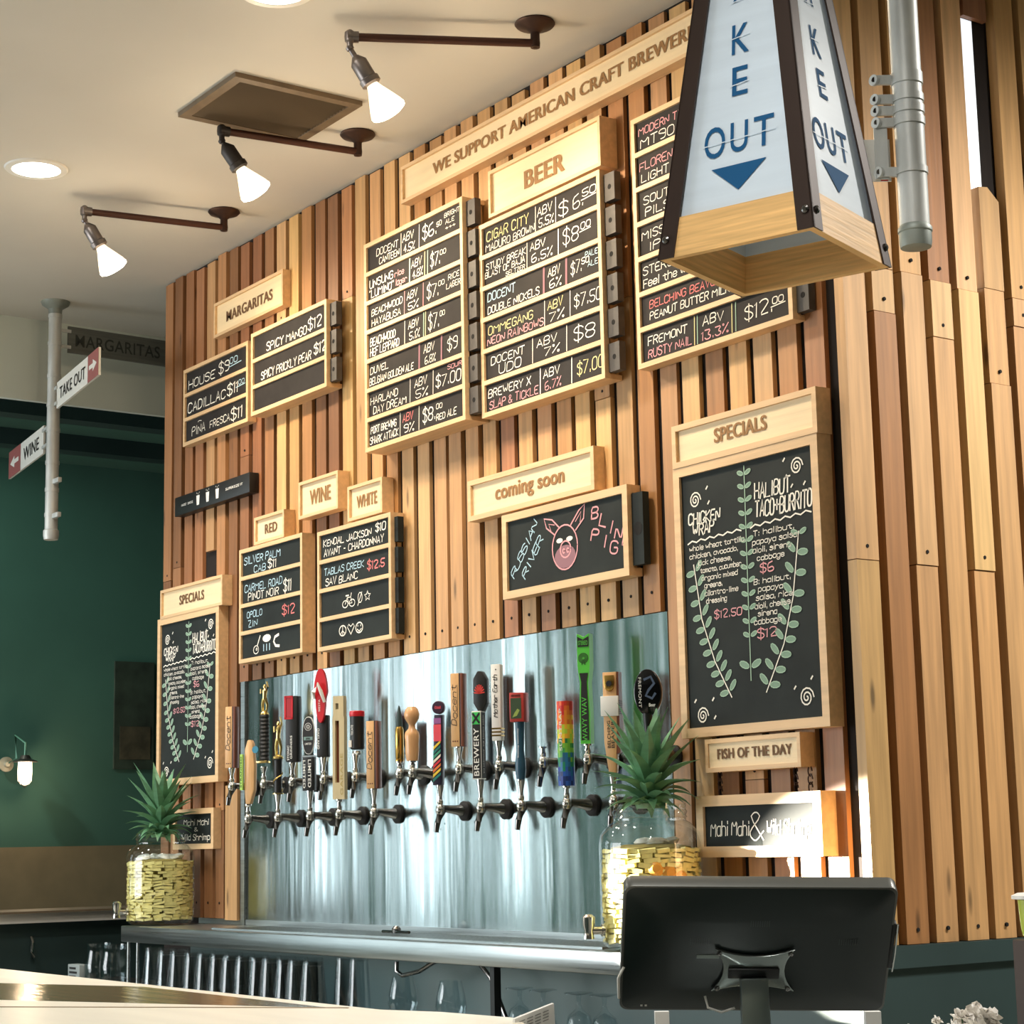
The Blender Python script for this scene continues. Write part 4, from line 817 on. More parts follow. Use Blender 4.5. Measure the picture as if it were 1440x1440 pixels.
def h_brewx(t, x, y, zb, Z):
    zt = Z(1000); H = zt-zb; h = MB().box(x-.016, x+.010, y-.015, y+.015, zb, zt).build('handle', M_whitep, t, bevel=.001)
    MB().box(x-.0145, x+.0085, y-.0156, y-.0149, zb+.003, zt-.003).build('black_label', M_ink, h, smooth=False); MB().box(x+.0099, x+.0106, y-.0135, y+.0135, zb+.003, zt-.003).build('black_label', M_ink, h, smooth=False)
    vtext('BREWERY', x-.0105, y-.0164, zb+H*.40, H*.70, .0145, M_whitep, h, bold=.02)
    MB().box(x-.0145, x+.0085, y-.0160, y-.0155, zt-.035, zt-.003).build('green_square', mat('bright_green_print', S(60, 190, 90), .45), h, smooth=False)
    r = MB(); O = Vector((x-.003, y-.0166, zt-.019)); ribbon(r, [(-.009, -.012), (.009, .012)], .0055, O, XV, ZV); ribbon(r, [(-.009, .012), (.009, -.012)], .0055, O, XV, ZV); r.build('cross_emblem', M_ink, h, smooth=False)
    sm_ = MB(); put_text(sm_, 'WEST COAST IPA  ANAHEIM CA', (x+.0112, y-.004, zt-.01), -ZV, Vector((0, 1, 0)), H*.86, .006, .0); sm_.build('lettering', M_whitep, h, smooth=False)
    z1 = Z(944); HH = z1-zt; o = Vector((x+.006, y+.012, zt+HH*.5))
    hx = MB().prism([(-.018, -HH*.30), (-.005, -HH*.5), (.008, -HH*.5), (.019, -HH*.30), (.019, HH*.30), (.006, HH*.5), (-.005, HH*.5), (-.018, HH*.30)], o, XV, ZV, (0, -1, 0), .024).build('hexagon_top', M_black, t, bevel=.0015)
    r = MB()
    for i in range(9): a = math.pi*(i/8); ribbon(r, [(0, -.008), (.014*math.cos(a), -.006+.020*math.sin(a))], .0034, o+Vector((0, -.0248, .002)), XV, ZV)
    r.build('emblem', mat('red_print', S(206, 60, 50), .45), hx, smooth=False)
def h_redbox(t, x, y, zb, Z):
    z1, z2 = Z(1014), Z(974); bm2 = mat('steel_blue', S(44, 82, 104), .35)
    h = MB().lathe([(.011, 0), (.014, (z1-zb)*.15), (.0135, (z1-zb)*.3), (.010, (z1-zb)*.5), (.012, (z1-zb)*.9), (.013, z1-zb)], (x, y, zb), (0, 0, 1), 20).build('handle', bm2, t)
    vtext('Coronado Brewing', x-.002, y-.0142, zb+(z1-zb)*.62, (z1-zb)*.5, .004, M_whitep, h, up=False)
    b = MB().box(x-.021, x+.019, y-.018, y+.018, z1-.002, z2).build('red_box', mat('brick_red', S(176, 52, 44), .45), t, bevel=.002)
    pc = MB().box(x-.017, x+.012, y-.0188, y-.0178, z1+.006, z2-.014).build('picture', mat('dark_green_print', S(52, 72, 44), .5), b, smooth=False)
    MB().prism([(.0-.010, 0), (.002, .004), (.010, .018), (.004, .022), (-.004, .012)], (x-.002, y-.0189, z1+.009), XV, ZV, (0, -1, 0), .0005).build('leaf_picture', mat('leaf_print', S(150, 170, 80), .5), b, smooth=False)
    put_text(MB(), 'HOP HUNTER', (x-.015, y-.0184, z2-.011), XV, ZV, .026, .006).build('lettering', M_ink, b, smooth=False)
def h_pixel(t, x, y, zb, Z):
    zt = Z(986); H = zt-zb; h = MB().lathe([(.0195, 0), (.0205, .003), (.0205, H-.003), (.0195, H)], (x+.001, y, zb), (0, 0, 1), 24).build('handle', mat('deep_blue', S(28, 66, 150), .4), t)
    cols = [[S(28, 60, 150), S(22, 48, 110), S(40, 90, 180)], [S(30, 110, 160), S(30, 130, 90), S(30, 90, 120)], [S(60, 150, 70), S(120, 180, 60), S(30, 120, 70)], [S(235, 200, 50), S(180, 200, 60), S(240, 170, 50)], [S(235, 130, 40), S(245, 190, 60), S(226, 90, 40)], [S(214, 50, 40), S(232, 100, 40), S(200, 40, 40)]]
    rows = 18; by = {}
    for r in range(rows):
        for c in range(12):
            a0 = math.pi+.2+c*.32; a1 = a0+.32; band = min(5, int((r/rows)*6+R.uniform(-.35, .35)+.0)); band = max(0, band); ci = R.randrange(3)
            mb = by.setdefault((band, ci), MB()); rr = .0209; z0 = zb+H*r/rows; z1 = zb+H*(r+1)/rows
            mb.add([(x+.001+rr*math.cos(a0), y+rr*math.sin(a0), z0), (x+.001+rr*math.cos(a1), y+rr*math.sin(a1), z0), (x+.001+rr*math.cos(a1), y+rr*math.sin(a1), z1), (x+.001+rr*math.cos(a0), y+rr*math.sin(a0), z1)], [(0, 1, 2, 3)])
    for (b, c), mb in sorted(by.items()): mb.build('printed_squares', mat('pixel_%d_%d' % (b, c), cols[b][c], .45), h, smooth=False)
    vtext('SUNTRAP', x-.008, y-.0216, zb+H*.66, H*.5, .007, M_whitep, h, script=False)
def h_beaver(t, x, y, zb, Z):
    zt = Z(945); H = zt-zb
    h = MB().prism([(-.006, 0), (.012, 0), (.016, H*.28), (.019, H*.6), (.019, H), (-.016, H), (-.016, H*.30)], (x, y-.013, zb), XV, ZV, (0, 1, 0), .020).build('handle', M_maple, t, bevel=.002)
    MB().prism([(.013, H*.18), (.0165, H*.3), (.0195, H*.6), (.0195, H), (.0205+.004, H), (.0205+.004, H*.2)], (x, y-.012, zb), XV, ZV, (0, 1, 0), .024).build('bark_edge', M_brown, h)
    MB().prism([(0, 0), (.010, .006), (.013, .02), (.012, .04), (-.012, .04), (-.013, .02), (-.010, .006)], (x+.002, y-.0135, zt-.048), XV, ZV, (0, -1, 0), .004).build('badge', M_brass, h, bevel=.001)
    MB().lathe([(.007, 0), (.007, .002)], (x+.002, y-.0178, zt-.028), (0, -1, 0), 14).build('badge_face', M_ink, h)
    bx = MB().box(x-.021, x+.024, y-.018, y+.014, zb+H*.56, zb+H*.76).build('white_sleeve', M_whitep, t, bevel=.001)
    sm_ = MB()
    for i in range(7): sm_.box(x+.0238, x+.0246, y-.014, y+.010, zb+H*.58+i*.005, zb+H*.58+i*.005+.0022)
    sm_.build('printed_lines', M_ink, bx, smooth=False)
    vtext('BELCHING', x-.007, y-.0138, zb+H*.38, H*.27, .008, M_ink, h, bold=.02); vtext('BEAVER', x+.003, y-.0138, zb+H*.38, H*.27, .008, M_ink, h, bold=.02)
tap(326, 'U', 1080, 'upper row tap at the far left, two-tone wood handle with vertical script', lambda *a: docent(*a, 994))
tap(371, 'U', 1078, 'upper row tap with black ribbed handle and golden trophy figure on top', h_trophyblack)
tap(411, 'U', 1072, 'tap with black block handle and red square frame at its top', h_redblack)
tap(455, 'U', 1065, 'tap with a red flip-flop sandal on its black handle', h_flip)
tap(500, 'U', 1060, 'tap with a black can handle and red lid', h_can)
tap(562, 'U', 1071, 'tap with a brass cartridge handle and dark pointed tip', h_bullet)
tap(580, 'U', 1070, 'tap with a round turned pale wood knob handle', h_knob)
tap(646, 'U', 1050, 'upper row tap left of the black hexagon handle, two-tone wood with vertical script', lambda *a: docent(*a, 947))
tap(702, 'U', 1042, 'tap with a tall white handle with gold bands and script lettering', h_white)
tap(764, 'U', 1050, 'bare tap without any handle, chrome ferrule only', None)
tap(827, 'U', 1046, 'tap with a very tall lime green and black handle', h_green)
tap(913, 'U', 1040, 'tap with a glossy black oval paddle handle behind the right pineapple leaves', h_paddle)
tap(349, 'L', 1131, 'lower row tap at the left end, curved pale wood handle with acid green label', h_paddlewood)
tap(391, 'L', 1117, 'lower row tap with golden trophy figure on a dark column', h_trophy)
tap(436, 'L', 1112, 'tap with black LIMITED block and oval white-edged badge', h_limited)
tap(477, 'L', 1124, 'tap with a cream slotted bar handle', h_opener)
tap(526, 'L', 1109, 'lower row tap with two-tone wood handle and vertical script', lambda *a: docent(*a, 1014))
tap(619, 'L', 1104, 'tap with rainbow striped navy handle and round plum badge', h_rainbow)
tap(676, 'L', 1096, 'tap with black and white BREWERY block handle and black hexagon top', h_brewx)
tap(733, 'L', 1096, 'tap with a slim blue handle topped by a red box', h_redbox)
tap(797, 'L', 1105, 'tap with a rainbow pixel printed cylinder handle', h_pixel)
tap(863, 'L', 1087, 'tap with a wood handle wrapped in a white sleeve, BELCHING BEAVER lettering', h_beaver)
# ------------------------------------------------------------------ infusion jars with pineapple crowns
M_chunk = noise_on(mat('pineapple_flesh', S(236, 224, 150), .35), (1, 1, 1), 30, .82, 1.12)
M_chunk2 = mat('peach_flesh', S(236, 168, 70), .35)
M_ice = mat('white_foam', S(232, 234, 230), .4)
M_leaf = noise_on(mat('pineapple_leaf', S(100, 150, 112), .45), (1, 1, 4), 14, .75, 1.3)
CHM = proto(MB().box(-.024, .024, -.006, .006, -.0062, .0062), 'fruit_piece', M_chunk)
def jar(x, y, side, r=.105, H=.30):
    t = thing('infusion_jar', 'glass jar of cut pineapple with spigot, %s' % side, 'jar', (x, y, ZT))
    prof = [(.0, .004), (r*.86, .004), (r*.97, .014), (r, .04), (r, H*.72), (r*.97, H*.79), (r*.80, H*.86), (r*.70, H*.885), (r*.70, H*.90), (r*.735, H*.905), (r*.70, H*.92), (r*.735, H*.945), (r*.70, H*.96), (r*.71, H), (r*.68, H)]
    MB().lathe([(a, b+ZT) for a, b in prof], (x, y, 0), (0, 0, 1), 40, cap=False).build('glass_body', M_glass, t)
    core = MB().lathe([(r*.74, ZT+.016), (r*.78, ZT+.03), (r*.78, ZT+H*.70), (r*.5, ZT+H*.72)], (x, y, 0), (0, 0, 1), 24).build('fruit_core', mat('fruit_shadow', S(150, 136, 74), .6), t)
    cam_a = math.atan2(-3-y, 0-x); n = 19
    for L in range(n):
        z = ZT+.022+L*(H*.70-.03)/(n-1); na = 11; ph = R.uniform(0, .5)
        for k in range(na):
            a = cam_a-1.75+(k+ph)*3.5/na+R.uniform(-.07, .07); rr = r*.885+R.uniform(-.003, .003)
            o = bpy.data.objects.new('fruit_piece', CHM); COL.objects.link(o); o.parent = t; o['_o'] = t['_o']
            o.location = (rr*math.cos(a), rr*math.sin(a), z-ZT); o.rotation_euler = (R.uniform(-.2, .2), R.uniform(-.2, .2), a+math.pi/2)
            sh = R.uniform(.5, .85); o.scale = (sh, 1, R.uniform(.5, .95))
    for q in range(3 if side.startswith('right') else 0):
        a = cam_a+.1+q*.28; MB().lathe([(.002, 0), (.016, .004), (.018, .010), (.010, .018)], (x+r*.84*math.cos(a), y+r*.84*math.sin(a), ZT+H*.55-q*.01), (math.cos(a), math.sin(a), .1), 12).build('peach_slice', M_chunk2, t)
    ice = MB(); 
    for i in range(10):
        a = R.uniform(0, 6.28); q = R.uniform(0, r*.62); s_ = R.uniform(.018, .028)
        ice.lathe([(.001, -s_*.45), (s_*.7, -s_*.3), (s_, 0), (s_*.7, s_*.32), (.001, s_*.42)], (x+q*math.cos(a), y+q*math.sin(a), ZT+H*.735), (R.uniform(-.3, .3), R.uniform(-.3, .3), 1), 10)
    ice.build('foam_layer', M_ice, t, kind='stuff')
    # spigot toward the left of the jar as seen
    a = cam_a-1.25; d = Vector((math.cos(a), math.sin(a), 0)); p0 = Vector((x, y, ZT+.045))+d*(r-.002)
    s1 = MB().cyl(p0, p0+d*.03, .009); s1.lathe([(.013, -.018), (.011, 0), (.014, .012), (.015, .03), (.008, .036)], p0+d*.036, (0, 0, 1), 14)
    s1.lathe([(.014, 0), (.014, .006)], p0, d, 14); s1.build('spigot', M_chrome, t)
    return t
def crown(x, y, z, scale, label, seed, lean=(0, 0)):
    rn = random.Random(seed); t = thing('pineapple_crown', label, 'pineapple top', (x, y, z))
    MB().lathe([(.030, 0), (.034, .01), (.02, .03), (.005, .05)], (x, y, z), (0, 0, 1), 14).build('crown_base', M_leaf, t)
    N = 52
    for i in range(N):
        f = i/(N-1); az = i*2.39996; L = scale*(.075+.175*f**1.1)*rn.uniform(.88, 1.1); el = .15+1.15*f**.8+rn.uniform(-.1, .1); wd = .0145+.010*f
        base = Vector((x+.022*(1-f)*math.cos(az), y+.022*(1-f)*math.sin(az), z+.004+.045*f))
        d = Vector((math.cos(az), math.sin(az), 0)); pts = []; pos = base.copy(); e = el; K = 7
        for k in range(K):
            pts.append(pos.copy()); pos += (d*math.cos(e)+Vector((lean[0], lean[1], 1))*math.sin(e)).normalized()*L/K; e -= (.20 if f < .7 else .10)*rn.uniform(.6, 1.3)*(1.3-f)
        sdv = Vector((-d.y, d.x, 0)); vs = []; fs = []
        for k, p in enumerate(pts):
            u = k/(K-1); wk = wd*(1-u**1.8)*(.85+.5*u*(1-u)*2)+.0006; cup = Vector((0, 0, wk*.45))+d*(-wk*.25)
            th = Vector((0, 0, -.0018*(1-u)))
            vs += [p-sdv*wk+cup, p, p+sdv*wk+cup, p+th-d*.001]
        for k in range(K-1):
            b = k*4; c = b+4; fs += [(b, b+1, c+1, c), (b+1, b+2, c+2, c+1), (b+2, b+3, c+3, c+2), (b+3, b, c, c+3)]
        fs += [(0, 3, 2, 1), tuple((K-1)*4+q for q in (0, 1, 2, 3))]
        MB().add(vs, fs).build('leaf', M_leaf, t)
jl = onY(230, 1285, -.122); jar(jl.x, -.135, 'left end of the counter', r=.114, H=.30)
crown(jl.x, -.135, ZT+.287, 1.02, 'spiky green pineapple crown in the mouth of the left jar', 3)
jr = onY(919, 1320, -.13); jar(jr.x, -.13, 'right side behind the monitor', r=.118, H=.325)
crown(jr.x, -.13, ZT+.315, 1.0, 'large green pineapple crown in the mouth of the right jar', 11)
# ------------------------------------------------------------------ ceiling fixtures
def lamp(fl, e0, bulb, label, dark=False, on=True):
    P = onZ(fl[0], fl[1], ZC); zz = ZC-.055; E = onZ(e0[0], e0[1], zz); sk = M_dsock if dark else M_sock
    t = thing('gooseneck_lamp', label, 'ceiling lamp', (P.x, P.y, ZC))
    MB().lathe([(.012, -.028), (.022, -.018), (.047, -.010), (.052, -.004), (.05, 0)], (P.x, P.y, ZC), (0, 0, 1), 24).build('ceiling_flange', M_iron, t)
    A = Vector((P.x, P.y, zz))
    MB().cyl(A+Vector((0, 0, .03)), A-Vector((0, 0, .012)), .012).lathe([(.004, -.014), (.012, -.01), (.013, 0), (.012, .01), (.004, .014)], A, (0, 0, 1), 14).build('elbow', M_iron, t)
    MB().cyl(A, E, .0105, n=14).build('arm', mat('brown_pipe', S(76, 46, 36), .45, .4), t)
    d = (E-A).normalized(); MB().cyl(E-d*.022, E+d*.006, .0145).lathe([(.006, -.018), (.013, -.012), (.014, 0), (.013, .012), (.006, .018)], E, (0, 0, 1), 14).build('elbow', sk, t)
    Bc = onY(bulb[0], bulb[1], E.y+.075)                     # centre of the bulb
    K = E+Vector((0, 0, -.030)); ax = (Bc-K).normalized(); Lh = (Bc-K).length
    MB().cyl(E, K, .008).lathe([(.004, -.008), (.010, -.004), (.010, .004), (.004, .008)], K, ax, 12).build('swivel', sk, t)
    s0 = K+ax*(Lh-.115); MB().cyl(K, s0-ax*.016, .007).build('swivel_stem', sk, t)
    MB().lathe([(.009, -.018), (.018, -.006), (.022, 0), (.022, .045), (.026, .048), (.026, .062), (.020, .066)], s0, ax, 20).build('socket', sk, t)
    bl_ = MB().lathe([(.014, .062), (.018, .075), (.030, .100), (.043, .128), (.047, .140)], s0, ax, 24, cap=False).build('bulb', M_bulb, t)
    MB().lathe([(.047, .140), (.045, .147), (.034, .152), (.012, .155)], s0, ax, 24).build('bulb_face', M_glow, bl_)
    q = s0+ax*.175
    light('lamp_light', 'SPOT', q, 18, WARM, aim=q+(ax+Vector((.45, .25, -.35)))*1, spot_size=math.radians(135), spot_blend=.8, shadow_soft_size=.03)
    light('bulb_spill', 'POINT', s0+ax*.175+Vector((0, -.03, -.02)), 3.0, WARM, shadow_soft_size=.04)
lamp((752, 32), (492, 52), (538, 143), 'pipe-arm ceiling lamp nearest the camera, above the long sign')
lamp((503, 188), (312, 184), (352, 258), 'middle pipe-arm ceiling lamp with dark socket below the vent', dark=True)
lamp((315, 297), (119, 297), (153, 366), 'farthest pipe-arm ceiling lamp near the left end of the slat wall')
for k_, (lx, fy) in enumerate(((-2.90, -.22),)):
    light('lamp_light', 'SPOT', (lx-.1, -.5, 3.1), 7, WARM, aim=(lx+.3, .1, 1.9), spot_size=math.radians(150), spot_blend=.8, shadow_soft_size=.03)
def can(px, label):
    P = onZ(px[0], px[1], ZC-.002); t = thing('recessed_downlight', label, 'ceiling light', (P.x, P.y, ZC))
    MB().lathe([(.073, -.006), (.092, -.004), (.096, 0)], (P.x, P.y, ZC), (0, 0, 1), 30, cap=False).build('trim_ring', M_whitep, t)
    MB().lathe([(.001, -.003), (.073, -.003)], (P.x, P.y, ZC), (0, 0, 1), 30, cap=False).build('lens', M_can, t)
    light('downlight', 'SPOT', (P.x, P.y, ZC-.03), 35, (1, .95, .88), aim=(P.x, P.y, 0), spot_size=math.radians(120), spot_blend=.6, shadow_soft_size=.06)
can((51, 238), 'bright recessed ceiling downlight at the left'); can((388, -12), 'bright recessed ceiling downlight at the top edge of the photo')
# ceiling vent
vx0, vx1, vy0, vy1 = -4.82, -4.47, -.71, -.315
vt = thing('ceiling_vent', 'square brown louvred ceiling vent behind the middle lamp', 'vent', ((vx0+vx1)/2, (vy0+vy1)/2, ZC))
M_vent = noise_on(mat('vent_paint', S(112, 96, 76), .6, .1), (1, 1, 1), 20, .8, 1.15)
fv = MB(); b = .028
fv.box(vx0, vx1, vy0, vy0+b, ZC-.014, ZC); fv.box(vx0, vx1, vy1-b, vy1, ZC-.014, ZC); fv.box(vx0, vx0+b, vy0+b, vy1-b, ZC-.014, ZC); fv.box(vx1-b, vx1, vy0+b, vy1-b, ZC-.014, ZC)
fv.build('frame', M_vent, vt, smooth=False); MB().box(vx0+b, vx1-b, vy0+b, vy1-b, ZC-.003, ZC-.001).build('dark_duct', M_hole, vt, smooth=False)
ns = 17
for i in range(ns):
    x = vx0+b+.004+i*(vx1-vx0-2*b-.008)/ns; MB().obox((x, vy0+b, ZC-.013), (.006, 0, .009), (0, vy1-vy0-2*b, 0), (-.001, 0, .0015)).build('louvre', mat('dark_louvre', S(96, 84, 68), .6), vt, smooth=False)
# ------------------------------------------------------------------ hanging sign poles
def arrow_sign(par_t, name, label, c, wdt, hgt, text, arrow, mw, red, ax=Vector((1, 0, 0))):
    """flat enamel sign: c = left middle point; ax = direction it runs; faces -y"""
    n = ax.cross(ZV).normalized()*1.0
    if n.y > 0: n = -n
    t = thing(name, label, 'sign', tuple(c))
    p = MB().obox(c-ZV*hgt/2, ax*wdt, ZV*hgt, -n*.006).build('plate', mw, t, smooth=False)
    return t, p, n
PO = Vector((-6.831, -.253, 0)); 
zb_ = onY(67, 757, PO.y).z
pl = thing('sign_pole', 'slim galvanised pole hanging from the ceiling at the left, carrying arrow signs', 'pole', (PO.x, PO.y, ZC))
MB().lathe([(.024, -.05), (.026, -.028), (.050, -.012), (.055, 0)], (PO.x, PO.y, ZC), (0, 0, 1), 24).build('ceiling_flange', M_galvd, pl)
MB().cyl((PO.x, PO.y, zb_), (PO.x, PO.y, ZC-.03), .024, n=20).build('tube', M_galv, pl)
MB().lathe([(.010, -.012), (.026, -.010), (.029, .004), (.029, .024), (.025, .028)], (PO.x, PO.y, zb_), (0, 0, 1), 20).build('end_cap', M_galv, pl)
def pz(r): return onY(70, r, PO.y).z
for r in (452, 490, 535, 575, 610, 655, 693, 728):
    MB().lathe([(.0262, 0), (.0262, .014)], (PO.x, PO.y, pz(r)), (0, 0, 1), 20).build('clamp_band', M_galv, pl)
for r in (680, 728):
    MB().box(PO.x+.02, PO.x+.075, PO.y-.008, PO.y+.008, pz(r)-.009, pz(r)+.009).build('clamp_ear', M_galv, pl, bevel=.002)
M_enamel = mat('white_enamel', S(226, 226, 220), .4); M_rede = mat('faded_red_enamel', S(150, 86, 84), .5); M_grysign = noise_on(mat('weathered_grey_board', S(96, 100, 96), .7), (2, 1, 20), 4, .8, 1.15)
def poleside(name, label, pts, txt, tspan, arrow, mainm, redspan, dx=1, inkm=M_ink):
    """quad of photo pixels on a plane through the pole, given as (TL,TR,BR,BL) with a plane normal set by azimuth"""
    az = dx; nrm = Vector((math.sin(az), -math.cos(az), 0)); U = Vector((math.cos(az), math.sin(az), 0)); C0 = Vector((PO.x, PO.y, 0))
    def hit(p): d = ray(*p); k = (C0-CAM).dot(nrm)/d.dot(nrm); return CAM+d*k
    q = [hit(p) for p in pts]; u = [(v-C0).dot(U) for v in q]; u0, u1 = (u[0]+u[3])/2, (u[1]+u[2])/2; z1 = (q[0].z+q[1].z)/2; z0 = (q[2].z+q[3].z)/2
    t = thing(name, label, 'sign', tuple(C0+U*(u0+u1)/2+ZV*z0))
    O = C0+U*u0+ZV*z0; W, H = u1-u0, z1-z0
    p = MB().obox(O, U*W, ZV*H, -nrm*.008).build('plate', mainm, t, smooth=False)
    f = O+nrm*.0012
    if redspan:
        a, b = redspan; MB().obox(f+U*W*a, U*W*(b-a), ZV*H, -nrm*.0006).build('red_end', M_rede, p, smooth=False)
        f2 = f+nrm*.0008; c = (a+b)/2; s = arrow; ar = MB(); hw = abs(b-a)*W*.36
        pts2 = [(c*W-s*-hw, H*.5), (c*W, H*.72), (c*W, H*.58), (c*W-s*hw, H*.58), (c*W-s*hw, H*.42), (c*W, H*.42), (c*W, H*.28)]
        ar.add([f2+U*a_+ZV*b_ for a_, b_ in pts2], [(0, 1, 6), (2, 3, 4, 5)]); ar.build('arrow', M_enamel, p, smooth=False)
    a, b = tspan; put_text(MB(), txt, f+U*W*a+ZV*H*.26+nrm*.0004, U, ZV, W*(b-a), H*.46, .02).build('lettering', inkm, p, smooth=False)
    br = MB()
    for zz in (z0+H*.2, z0+H*.8): br.bar(C0+U*(.02 if u1 > .05 else -.02)+ZV*zz, C0+U*((u0+.01) if u1 > .05 else (u1-.01))+ZV*zz, .010, .012)
    br.build('bracket', M_galv, p)
poleside('grey_sign', 'weathered grey board reading MARGARITAS mounted on the left ceiling pole', ((96, 456), (234, 482), (234, 516), (96, 495)), 'MARGARITAS', (.07, .93), 1, M_grysign, None, dx=math.radians(92), inkm=mat('faded_black', S(48, 54, 52), .7))
poleside('arrow_sign', 'white enamel arrow sign reading TAKE OUT on the left ceiling pole', ((80, 527), (139, 500), (138, 536), (80, 566)), 'TAKE OUT', (.08, .70), 1, M_enamel, (.76, 1.0), dx=math.radians(-8))
poleside('arrow_sign', 'white enamel arrow sign reading WINE with red arrow end, lowest on the left pole', ((13, 628), (61, 608), (61, 644), (13, 667)), 'WINE', (.44, .88), -1, M_enamel, (0, .35), dx=math.radians(-8))
# right pole
QP = Vector((-2.13, -.67, 0)); zq = 2.246
qp = thing('sign_pole', 'thick galvanised pole with clamp bands hanging right of the take-out lantern', 'pole', (QP.x, QP.y, ZC))
MB().cyl((QP.x, QP.y, zq+.03), (QP.x, QP.y, ZC-.03), .0245, n=28).build('tube', M_galv, qp)
MB().lathe([(.024, -.05), (.026, -.028), (.050, -.012), (.055, 0)], (QP.x, QP.y, ZC), (0, 0, 1), 24).build('ceiling_flange', M_galvd, qp)
MB().lathe([(.016, 0), (.025, .002), (.0265, .010), (.0265, .026), (.028, .028), (.028, .034), (.024, .040)], (QP.x, QP.y, zq), (0, 0, 1), 28).build('end_cap', M_galvd, qp)
def qz(r): return onY(1280, r, QP.y).z
CRd = Vector((CR.x, CR.y, 0)).normalized()
for a, b2 in ((118, 102), (143, 133), (160, 149), (177, 166), (247, 238)):
    za, zb2 = qz(a), qz(b2); c = MB().lathe([(.0265, 0), (.0265, zb2-za)], (QP.x, QP.y, za), (0, 0, 1), 28).build('clamp_band', M_galv, qp)
    base = Vector((QP.x, QP.y, (za+zb2)/2))-CRd*.024; tip = base-CRd*.030
    e = MB().bar(base, tip, .006, .016); e.lathe([(.0095, -.003), (.0095, .003)], tip, (0, -1, 0), 14); e.build('clamp_ear', M_galv, c)
    MB().lathe([(.0045, -.0045), (.0045, .0045)], tip, (CF.x, CF.y, 0), 12).build('bolt', M_hole if a < 170 else M_dchrome, c)
base = Vector((QP.x, QP.y, 0))-CRd*.055
lp = MB().obox(base+ZV*qz(252)-CRd*.004, CRd*.022, ZV*(qz(178)-qz(252)), Vector((-CRd.y, CRd.x, 0))*.004).build('link_plate', M_galv, qp, smooth=False)
rs = MB().obox(Vector((QP.x, QP.y, 0))-CRd*.40+ZV*qz(250)+Vector((0, .03, 0)), CRd*.345, ZV*(qz(190)-qz(250)), Vector((-CRd.y, CRd.x, 0))*.004)
rt = thing('arrow_sign', 'white and red sign plate mostly hidden behind the take-out lantern, clamped to the right pole', 'sign', (QP.x-.2, QP.y, qz(250)))
pp = rs.build('plate', M_enamel, rt, smooth=False)
MB().obox(Vector((QP.x, QP.y, 0))-CRd*.072+ZV*(qz(250))+Vector((0, .029, 0)), CRd*.012, ZV*(qz(190)-qz(250)), Vector((-CRd.y, CRd.x, 0))*.0005).build('red_edge', M_red, pp, smooth=False)
# ------------------------------------------------------------------ take-out lantern
LC = Vector((-2.136, -.978, 2.173)); LA = .3404; LS = .130; LH = 1.10; BH = .064
lu = Vector((math.cos(LA), math.sin(LA), 0)); lv = Vector((-math.sin(LA), math.cos(LA), 0))
ln = thing('take_out_lantern', 'tapered blue-white TAKE OUT lantern with wooden base hanging in front of the wall', 'sign', tuple(LC))
def lc(su, sv, h, grow=0): s = (LS+grow)*(1-h/LH); return LC+lu*su*s+lv*sv*s+ZV*h
M_lwood = noise_on(mat('lantern_wood', S(236, 190, 124), .45), (1.2, 1.2, 26), 6, .74, 1.1, 3, bump=.2)
ring = [(-1, -1), (1, -1), (1, 1), (-1, 1)]; ztop = .66; th = .012
for i in range(4):
    a, b = ring[i], ring[(i+1) % 4]; g = -th/LS
    o = [lc(*a, 0), lc(*b, 0), lc(*b, BH), lc(*a, BH)]; ai = (a[0]*(1+g), a[1]*(1+g)); bi = (b[0]*(1+g), b[1]*(1+g))
    inn = [lc(*ai, 0), lc(*bi, 0), lc(*bi, BH), lc(*ai, BH)]
    MB().add(o+inn, [(0, 1, 2, 3), (7, 6, 5, 4), (0, 4, 5, 1), (3, 2, 6, 7), (1, 5, 6, 2), (0, 3, 7, 4)]).build('base_board', M_lwood, ln, smooth=False)
M_lpanel = noise_on(mat('frosted_panel', S(206, 221, 234), .35), (1, 1, 14), 3, .95, 1.05)
M_lblue = mat('lantern_blue', S(24, 84, 130), .7, spec=.2)
